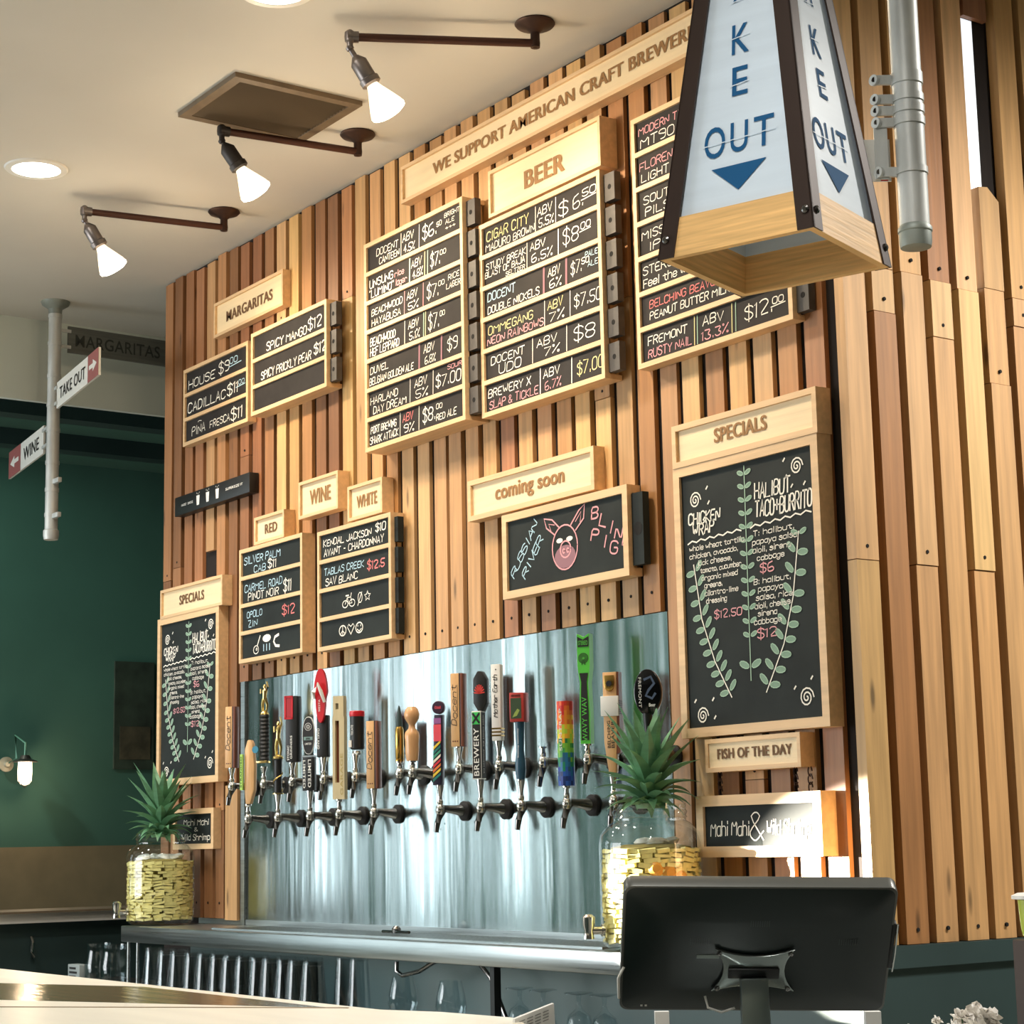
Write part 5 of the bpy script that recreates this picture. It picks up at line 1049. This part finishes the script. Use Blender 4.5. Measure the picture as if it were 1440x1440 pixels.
for i in range(4):
    a, b = ring[i], ring[(i+1) % 4]; k = .93
    o = [lc(a[0]*k, a[1]*k, BH-.004), lc(b[0]*k, b[1]*k, BH-.004), lc(b[0]*k, b[1]*k, ztop), lc(a[0]*k, a[1]*k, ztop)]
    n = (o[1]-o[0]).cross(o[3]-o[0]).normalized(); pn = MB().add(o+[p-n*.004 for p in o], [(0, 1, 2, 3), (7, 6, 5, 4), (0, 4, 5, 1), (3, 2, 6, 7), (1, 5, 6, 2), (0, 3, 7, 4)]).build('panel', M_lpanel, ln, smooth=False)
    if i == 2: continue
    mid0 = (o[0]+o[1])/2; mid1 = (o[2]+o[3])/2; Vv = (mid1-mid0).normalized(); Uu = (o[1]-o[0]).normalized(); Oo = mid0+n*.0012; Ht = (mid1-mid0).length
    def at(u, v, par=pn): return Oo+Uu*u+Vv*v
    MB().add([at(-.047, .072), at(.047, .072), at(.0, .030)], [(0, 2, 1)]).build('arrow', M_lblue, pn, smooth=False)
    for ch, cx, zc, w_, h_ in (('O', -.042, .090, .036, .052), ('U', 0, .092, .030, .050), ('T', .042, .092, .034, .050), ('E', 0, .186, .027, .048), ('K', 0, .256, .030, .050), ('A', 0, .345, .028, .046), ('T', 0, .415, .026, .044)):
        mbt = put_text(MB(), ch, at(cx-w_/2, zc), Uu, Vv, w_, h_, .008)
        lt = mbt.build('lettering', M_lblue, pn, smooth=False)
    st2 = MB()
    for zc in (.112, .203, .282, .345): ribbon(st2, [(-.062 if zc < .15 else -.016, zc), (.062 if zc < .15 else .016, zc+.004)], .0016, Oo+n*.0007, Uu, Vv)
    st2.build('stencil_gap', M_lpanel, pn, smooth=False)
for a in ring:
    p0, p1 = lc(a[0]*1.02, a[1]*1.02, -.0), lc(a[0]*1.02, a[1]*1.02, ztop+.02); s = .012
    st3 = MB()
    for (q, other) in (((lu*-a[0]), lv*-a[1]), ((lv*-a[1]), lu*-a[0])):
        st3.obox(p0, q*.028, other*.003, p1-p0)
    so_ = st3.build('corner_strap', mat('dark_strap', S(52, 38, 32), .45, .3), ln, smooth=False)
    for hz in (.03,):
        c = lc(a[0]*1.02, a[1]*1.02, hz); 
        for q, nn in ((lu*-a[0]*.011, lv*a[1]), (lv*-a[1]*.011, lu*a[0])): MB().lathe([(.006, 0), (.006, .003), (.003, .005)], c+q, nn, 10).build('bolt', M_dchrome, so_)
MB().add([lc(-1.05, -1.05, ztop), lc(1.05, -1.05, ztop), lc(1.05, 1.05, ztop), lc(-1.05, 1.05, ztop), LC+ZV*(ztop+.12)], [(0, 3, 2, 1), (0, 1, 4), (1, 2, 4), (2, 3, 4), (3, 0, 4)]).build('cap', M_iron, ln, smooth=False)
MB().cyl(LC+ZV*(ztop+.1), (LC.x, LC.y, ZC), .008).build('hanging_rod', M_iron, ln)
#light('lantern_bulb', 'POINT', LC+ZV*.25, .6, (1, .9, .75), shadow_soft_size=.03)
# ------------------------------------------------------------------ left background: sconce, ledge, back bar clutter
sc0 = onX(8, 1075, -9.47); sl0 = thing('wall_sconce', 'lit wall lantern with round plate on the green wall', 'wall lamp', tuple(sc0))
MB().lathe([(.037, 0), (.037, .012), (.018, .018), (.012, .03)], sc0, (1, 0, 0), 24).build('wall_plate', mat('sconce_cream', S(190, 180, 160), .4, .3), sl0)
jc = onX(35, 1085, -9.32); ar = MB().tube([sc0+Vector((.02, 0, 0)), sc0+Vector((.06, .03, .03)), sc0+Vector((.08, (jc.y-sc0.y)*.4, .14)), Vector((jc.x, jc.y, jc.z+.14)), Vector((jc.x, jc.y, jc.z+.05))], .006, 8); ar.build('arm', mat('pale_green_metal', S(120, 170, 150), .4, .5), sl0)
MB().lathe([(.062, -.004), (.058, .002), (.03, .012), (.02, .03)], (jc.x, jc.y, jc.z+.05), (0, 0, 1), 24).build('shade', M_sock, sl0)
jg = MB().lathe([(.033, .048), (.035, 0), (.033, -.045), (.02, -.062), (.004, -.066)], jc, (0, 0, 1), 20, cap=False).build('glass_jar', mat('lit_frosted_glass', S(255, 240, 220), .3, emit=(1, .80, .55, 1), es=3.5), sl0)
cg = MB()
for a in range(4): an = a*math.pi/2+.4; cg.tube([(jc.x+.038*math.cos(an), jc.y+.038*math.sin(an), jc.z+.045), (jc.x+.038*math.cos(an), jc.y+.038*math.sin(an), jc.z-.05), (jc.x, jc.y, jc.z-.078)], .0025, 5)
cg.build('cage', M_sock, jg)
light('sconce_light', 'POINT', jc+Vector((.10, 0, -.02)), 2.0, (1, .72, .45), shadow_soft_size=.03)
light('left_fill_spot', 'SPOT', (-8.4, -.9, 3.2), 50, (.8, 1, .85), aim=(-9.5, .35, 2.3), spot_size=math.radians(80), spot_blend=1, shadow_soft_size=.1)  # added unseen greenish spot that brightens the green wall
# dim poster on green wall
pa, pb = onX(160, 970, -9.5), onX(214, 1082, -9.5); pic = thing('dim_poster', 'dim brownish poster barely visible on the green wall', 'poster', (-9.5, (pa.y+pb.y)/2, pb.z))
MB().box(-9.5, -9.485, pa.y, pb.y, pb.z, onX(160, 930, -9.5).z).build('backing', noise_on(mat('poster_dark', S(50, 62, 52), .7), (1, 1, 1), 8, .5, 1.4), pic, smooth=False)
MB().box(-9.484, -9.482, pa.y+.03, pb.y-.02, pb.z+.05, pb.z+.22).build('picture', noise_on(mat('poster_brown', S(74, 68, 52), .7), (1, 1, 1), 12, .5, 1.5), pic, smooth=False)
# half wall with white cap
struct('trim_6', MB().box(-7.16, -7.1, -1.2, .6, onX(0, 1300, -7.1).z, onX(0, 1286, -7.1).z), M_white)
struct('trim_7', MB().box(-7.4, -7.08, -1.2, .6, onX(0, 1286, -7.1).z, onX(0, 1283, -7.1).z), mat('brown_cap', S(110, 96, 76), .5))
struct('wall_low', MB().box(-7.3, -7.14, -1.2, .6, 0, onX(0, 1300, -7.1).z), M_dkgreen)
bk = MB().box(-6.95, -6.35, -.33, .1, .6, .845); tag(bk.build('back_shelf', M_black, bevel=.003), 'black low shelf unit at left below the white ledge', 'shelf')
def stand(px, row, Y): return onY(px, row, Y)
q = onY(111, 1372, -.25); cdm = thing('card_box', 'small white labelled card standing in the dark back bar', 'card', (q.x, -.25, .845))
cb = MB().box(q.x-.05, q.x+.05, -.27, -.23, .845, onY(111, 1356, -.25).z).build('card', mat('grey_card', S(140, 150, 150), .7), cdm, bevel=.002)
lns = MB()
for i in range(4): lns.box(q.x-.035, q.x+.03-.01*(i % 2), -.2712, -.2705, .865+i*.014, .872+i*.014)
lns.build('printed_lines', M_ink, cb, smooth=False)
for i, (px, w_) in enumerate(((138, .05), (160, .05))):
    q = onY(px, 1370, -.22); o = lathe_mesh('glass_pitcher', [(0, 0), (.04, .002), (.046, .02), (.048, .08), (.040, .12), (.043, .15), (.041, .15), (.038, .12), (.045, .08), (.043, .02), (0, .008)], M_pint, 22)
    o.location = (q.x, -.22, .845); tag(o, 'dark clear glass pitcher beside the white card, %s one' % ('right' if i else 'left'), 'pitcher')
q = onY(45, 1330, -.3); hd = MB().tube([onX(44, 1318, -7.13), onX(46, 1326, -7.11), onX(45, 1338, -7.11), onX(47, 1346, -7.13)], .006, 8); tag(hd.build('door_pull', M_chrome), 'small bright chrome pull on the dark panel under the white ledge', 'handle')
# ------------------------------------------------------------------ foreground bar top, papers, monitor
ZB = 1.07; M_bar = noise_on(mat('cream_bar_lacquer', S(250, 244, 228), .3), (1, 8, 1), 3, .95, 1.03); M_bar2 = wood('brown_bar_reflection', S(120, 100, 74), .12, 'x', lo=.85, hi=1.1)
bt = thing('front_bar', 'glossy cream front bar top along the lower left edge', 'bar top', (-3.2, -1.9, 0))
# the bar runs parallel to the slat wall; its near part is a second, raised leaf at an angle
def flat(pts, z, t): return MB().add([(p[0], p[1], z) for p in pts]+[(p[0], p[1], z-t) for p in pts], [tuple(range(len(pts))), tuple(range(2*len(pts)-1, len(pts)-1, -1))]+[(i, len(pts)+i, len(pts)+(i+1) % len(pts), (i+1) % len(pts)) for i in range(len(pts))])
flat([(-4.9, -1.495), (-.2, -1.495), (-.2, -2.2), (-4.9, -2.2)], ZB, .05).build('slab', M_bar, bt, smooth=False)
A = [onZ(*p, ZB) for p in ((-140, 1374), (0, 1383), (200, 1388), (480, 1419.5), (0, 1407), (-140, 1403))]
flat([(p.x, p.y) for p in A], ZB+.0008, .0007).build('brown_reflection', M_bar2, bt, smooth=False, label='wall reflection painted as a glossy brown strip on the bar top')  # brown wedge: reflection of the wall, put in as colour
MB().box(-4.9, -.2, -1.56, -1.52, 0, ZB-.051).build('bar_front', M_dkgreen, bt, smooth=False)
B_ = [onZ(*p, ZB+.004) for p in ((-140, 1403), (0, 1407), (490, 1419), (620, 1424), (720, 1432), (780, 1460), (780, 1500), (-140, 1500))]
flat([(p.x, p.y) for p in B_], ZB+.005, .004).build('raised_leaf', M_bar, bt, smooth=False)
sA, sB = onZ(-100, 1416, ZB+.005), onZ(490, 1417.5, ZB+.005); MB().bar(sA+ZV*.0003, sB+ZV*.0003, .006, .0012).build('seam', mat('seam_brown', S(140, 120, 88), .5), bt, smooth=False)
# receipt cards in a stand at the bottom middle
q0 = C_ = onZ(740, 1443, ZB); 
rcp = thing('card_stand', 'white printed card stand at the bottom edge beside the monitor', 'card', (q0.x, q0.y, ZB))
def camplane(px, row, depth): return CAM+ray(px, row)*depth
dpt = (q0-CAM).dot(CF)
qd = [camplane(724, 1433, dpt), camplane(779, 1411, dpt+.05), camplane(782, 1460, dpt+.05), camplane(724, 1480, dpt)]
nn = (qd[1]-qd[0]).cross(qd[3]-qd[0]).normalized()
rp = MB().add(qd+[p+nn*.004 for p in qd], [(0, 1, 2, 3), (7, 6, 5, 4), (0, 4, 5, 1), (3, 2, 6, 7), (1, 5, 6, 2), (0, 3, 7, 4)]).build('card', M_paper, rcp, smooth=False)
g_ = MB(); Uc = qd[1]-qd[0]; Vc = qd[3]-qd[0]
s_n = -nn if nn.dot(CAM-qd[0]) < 0 else nn
O_ = qd[0]+s_n*(.0008 if s_n.dot(nn) < 0 else .0048)
for i in range(4):
    for j in range(6):
        u0_, v0_ = .1+i*.2, .12+j*.09; g_.add([O_+Uc*(u0_+a)+Vc*(v0_+b) for a, b in ((0, 0), (.15, 0), (.15, .03), (0, .03))], [(0, 1, 2, 3)])
g_.build('printed_lines', mat('grey_print', S(150, 150, 150), .7), rp, smooth=False)
# monitor seen from behind
def mono():
    TLp, TRp = camplane(862, 1247, 2.55), camplane(1250, 1247, 2.55); BRp, BLp = camplane(1256, 1424, 2.65), camplane(886, 1419, 2.65)
    Uu = ((TRp-TLp)+(BRp-BLp)).normalized(); Vv = ((TLp-BLp)+(TRp-BRp)); Vv = (Vv-Uu*Vv.dot(Uu)).normalized(); N = Uu.cross(Vv).normalized()   # N toward camera
    Cc = (TLp+TRp+BRp+BLp)/4; W = ((TRp-TLp).length+(BRp-BLp).length)/2; H = (TLp-BLp).length
    t = thing('monitor', 'black touchscreen till monitor seen from behind, lower right', 'monitor', tuple(Vector((Cc.x, Cc.y, ZB-.12))))
    def rr(w, h, r, n=5):
        o = []
        for cx, cy, a0 in ((w/2-r, h/2-r, 0), (-w/2+r, h/2-r, 1), (-w/2+r, -h/2+r, 2), (w/2-r, -h/2+r, 3)):
            for i in range(n+1): a = (a0+i/n)*math.pi/2; o.append((cx+r*math.cos(a), cy+r*math.sin(a)))
        return o
    sh = MB().prism(rr(W, H, .012), Cc, Uu, Vv, -N, .022).build('bezel', mat('grey_bezel', S(92, 94, 90), .35, .3), t, bevel=.001)
    # domed back cover
    o1 = rr(W-.006, H-.006, .012); o2 = rr(W-.05, H-.05, .012); o3 = rr(W-.12, H-.10, .01); n = len(o1); vs = []
    for o_, h_ in ((o1, .0004), (o2, .007), (o3, .010)): vs += [Cc+Uu*p[0]+Vv*p[1]+N*h_ for p in o_]
    MB().add(vs, [(j*n+i, j*n+(i+1) % n, (j+1)*n+(i+1) % n, (j+1)*n+i) for j in range(2) for i in range(n)]+[tuple(2*n+i for i in range(n))]).build('back_cover', mat('black_cover', S(20, 32, 32), .33), t)
    vm = mat('grey_vent_print', S(52, 60, 60), .5); gr = MB()
    for cx in (-.078, 0, .118):
        for i in range(9): u = cx-.012+i*.003; gr.add([Cc+Uu*(u+a)+Vv*((.048 if cx == 0 else .018)+b)+N*.0105 for a, b in ((0, 0), (.0012, 0), (.0012, .010), (0, .010))], [(0, 1, 2, 3)])
    gr.build('vent_slots', vm, t, kind='stuff', smooth=False)
    MB().obox(Cc+Uu*(-.080)+Vv*(-.006)+N*.0102, Uu*.030, Vv*.006, N*.0006).build('rating_label', mat('pale_label', S(150, 165, 165), .5), t, smooth=False)
    ms = mat('silver_bracket', S(150, 158, 156), .25, .9)
    # bracket: a plate with four horn corners and concave sides
    bc = Cc+Uu*(-.004)+Vv*(-.022)+N*.011; w2, h2 = .053, .036; pts = []
    for (x0_, y0_), (x1_, y1_), cxv in (((-w2, h2), (w2, h2), (0, -.012)), ((w2, h2), (w2+.004, -h2), (-.014, 0)), ((w2+.004, -h2), (-w2-.002, -h2), (0, .010)), ((-w2-.002, -h2), (-w2, h2), (.014, 0))):
        for i in range(8): k = i/8; s = 4*k*(1-k); pts.append((x0_+(x1_-x0_)*k+cxv[0]*s, y0_+(y1_-y0_)*k+cxv[1]*s))
    pts = pts[::-1]
    br = MB().prism(pts, bc, Uu, Vv, N, .005).build('mount_bracket', ms, t, bevel=.001, label='silver four-horned mounting bracket')
    for sx, sy in ((-1, 1), (1, 1), (-1, -1), (1, -1)): MB().lathe([(.0035, 0), (.0035, .002), (.0015, .003)], bc+Uu*sx*(w2-.006)+Vv*sy*(h2-.006)+N*.005, N, 10).build('screw', M_dchrome, br)
    MB().obox(bc+Uu*(-.034)+Vv*(-.010)+N*.0055, Uu*.068, Vv*.016, N*.004).build('hinge_slot', M_black, br, bevel=.001)
    dn = Vector((0, 0, -1)); top_ = bc+N*.012+Vv*(-.006); bot = Vector((top_.x, top_.y, ZB-.118)); bot += Vector((N.x, N.y, 0)).normalized()*.0
    side = Vector((Uu.x, Uu.y, 0)).normalized(); fw = Vector((N.x, N.y, 0)).normalized()
    vs = []; 
    for k in range(7):
        f = k/6; p = top_.lerp(bot, f); w_ = (.018+.003*f+.010*max(0, f-.6)); d_ = .012
        vs += [p-side*w_-fw*d_, p+side*w_-fw*d_, p+side*w_+fw*d_, p-side*w_+fw*d_]
    fs = [(0, 1, 2, 3), (27, 26, 25, 24)]+[(4*k+i, 4*k+(i+1) % 4, 4*k+4+(i+1) % 4, 4*k+4+i) for k in range(6) for i in range(4)]
    MB().add(vs, fs).build('stand_column', mat('satin_column', S(120, 132, 130), .3, .8), t, bevel=.002)
    MB().lathe([(.05, 0), (.085, .004), (.085, .010), (.045, .016), (.0, .016)], (bot.x, bot.y, ZB-.12), (0, 0, 1), 30).build('base', ms, t)
    MB().tube([bc+Uu*-.062+Vv*-.045+N*.004, bc+Uu*-.058+Vv*-.058+N*.012, bc+Uu*-.040+Vv*-.064+N*.014, bc+Uu*-.022+Vv*-.058+N*.012], .0018, 6).build('cable', M_whitep, t, label='pale thin cable')
    MB().obox(Cc+Uu*(W/2-.004)+Vv*(-.03)-N*.010, Uu*.0075, Vv*.075, N*.010).build('card_reader', M_black, t, bevel=.001)
    MB().tube([Cc+Uu*(W/2+.0045)+Vv*.045-N*.0, Cc+Uu*(W/2+.0055)+Vv*(-.005), Cc+Uu*(W/2+.0045)+Vv*-.035], .0016, 6).build('reader_edge', M_chrome, t)
    MB().tube([Cc-Uu*(W/2-.004)+Vv*-.03, Cc-Uu*(W/2+.003)+Vv*-.05, Cc-Uu*(W/2+.001)+Vv*-.085], .002, 6).build('cable', M_whitep, t, label='pale thin cable')
    for dx_ in (0, .006): MB().obox(Cc+Uu*(-W/2+.028+dx_)+Vv*(-H/2+.010)+N*.0028, Uu*.003, Vv*.003, N*.001).build('marking', M_whitep, t, smooth=False)
    return Cc
mc = mono()
# till counter under the monitor (lower than the bar)
tcn = MB().box(mc.x-.50, mc.x+.30, mc.y-.16, mc.y+.30, 0, ZB-.121); tag(tcn.build('till_counter', mat('grey_laminate', S(128, 134, 132), .35), bevel=.003), 'grey till counter carrying the monitor', 'counter')
for i, (px, w_) in enumerate(((931, 20), (1228, 22))):
    a = camplane(px-w_/2, 1423, 2.45); b = camplane(px+w_/2, 1423, 2.45); dd = (b-a); t_ = thing('paper_stack', 'white paper block below the monitor, %s one' % ('right' if i else 'left'), 'paper', (a.x, a.y, ZB-.12))
    MB().obox((a.x, a.y, ZB-.12), (dd.x, dd.y, 0), Vector((-dd.y, dd.x, 0))*.8, (0, 0, a.z-(ZB-.12))).build('papers', M_paper, t_, smooth=False)
# white flowers and lime cup at the right edge
fl0 = camplane(1372, 1438, 2.0); fl = thing('white_flowers', 'cluster of ruffled white flowers at the bottom right edge', 'flowers', tuple(fl0-ZV*.1))
MB().lathe([(.020, 0), (.024, .03), (.018, .06), (.021, .075)], (fl0.x, fl0.y, .92), (0, 0, 1), 20).build('vase', M_whitep, fl)
rn = random.Random(5); M_pet = mat('white_petal', S(250, 246, 240), .7)
for (px, row, s) in ((1352, 1432, 1.0), (1372, 1426, 1.3), (1393, 1432, 1.1), (1318, 1436, .55), (1370, 1444, 1.3), (1345, 1446, 1.0), (1400, 1448, 1.0), (1278, 1444, .35)):
    c = camplane(px, row, 2.0+rn.uniform(-.01, .01)); pm = MB()
    for i in range(26):
        d = Vector((rn.gauss(0, 1), rn.gauss(0, 1), rn.gauss(0, 1)+.4)).normalized(); a = d.cross(Vector((rn.random(), rn.random(), rn.random()))).normalized(); b = d.cross(a); L = .011*s*rn.uniform(.7, 1.1); w_ = .006*s
        pm.add([c, c+d*L*.6+a*w_, c+d*L+a*w_*.4+b*w_*.3, c+d*L*.97-a*w_*.4, c+d*L*.6-a*w_, c+d*L*.55+b*w_*.5], [(0, 1, 5), (1, 2, 5), (2, 3, 5), (3, 4, 5), (4, 0, 5)])
    pm.build('blossom', M_pet, fl, smooth=False)
    MB().tube([c, Vector((fl0.x, fl0.y, .98))], .0012, 5).build('stem', M_leaf, fl)
tb = camplane(1450, 1318, 2.3)
pst = MB().box(tb.x-.012, tb.x+.10, tb.y-.02, tb.y+.10, 0, tb.z-.002); tag(pst.build('wood_post', mat('dark_brown_wood', S(58, 40, 28), .6), bevel=.002), 'dark brown wooden post at the right edge carrying the lime cup', 'post')
cp = thing('lime_cup', 'lime green cup with pale lid at the right edge', 'cup', (tb.x+.012, tb.y, tb.z)); hC = (camplane(1450, 1259, 2.3)-tb).z
MB().lathe([(.012, 0), (.018, .003), (.020, .012), (.022, hC-.004)], (tb.x+.012, tb.y, tb.z-.001), (0, 0, 1), 22).build('cup_body', mat('lime_card', S(200, 214, 84), .45), cp)
MB().lathe([(.029, hC-.003), (.029, hC+.001), (.022, hC+.004)], (tb.x+.012, tb.y, tb.z-.001), (0, 0, 1), 22).build('lid', M_whitep, cp)
# ------------------------------------------------------------------ clean up helper property
for o in bpy.data.objects:
    if '_o' in o: del o['_o']
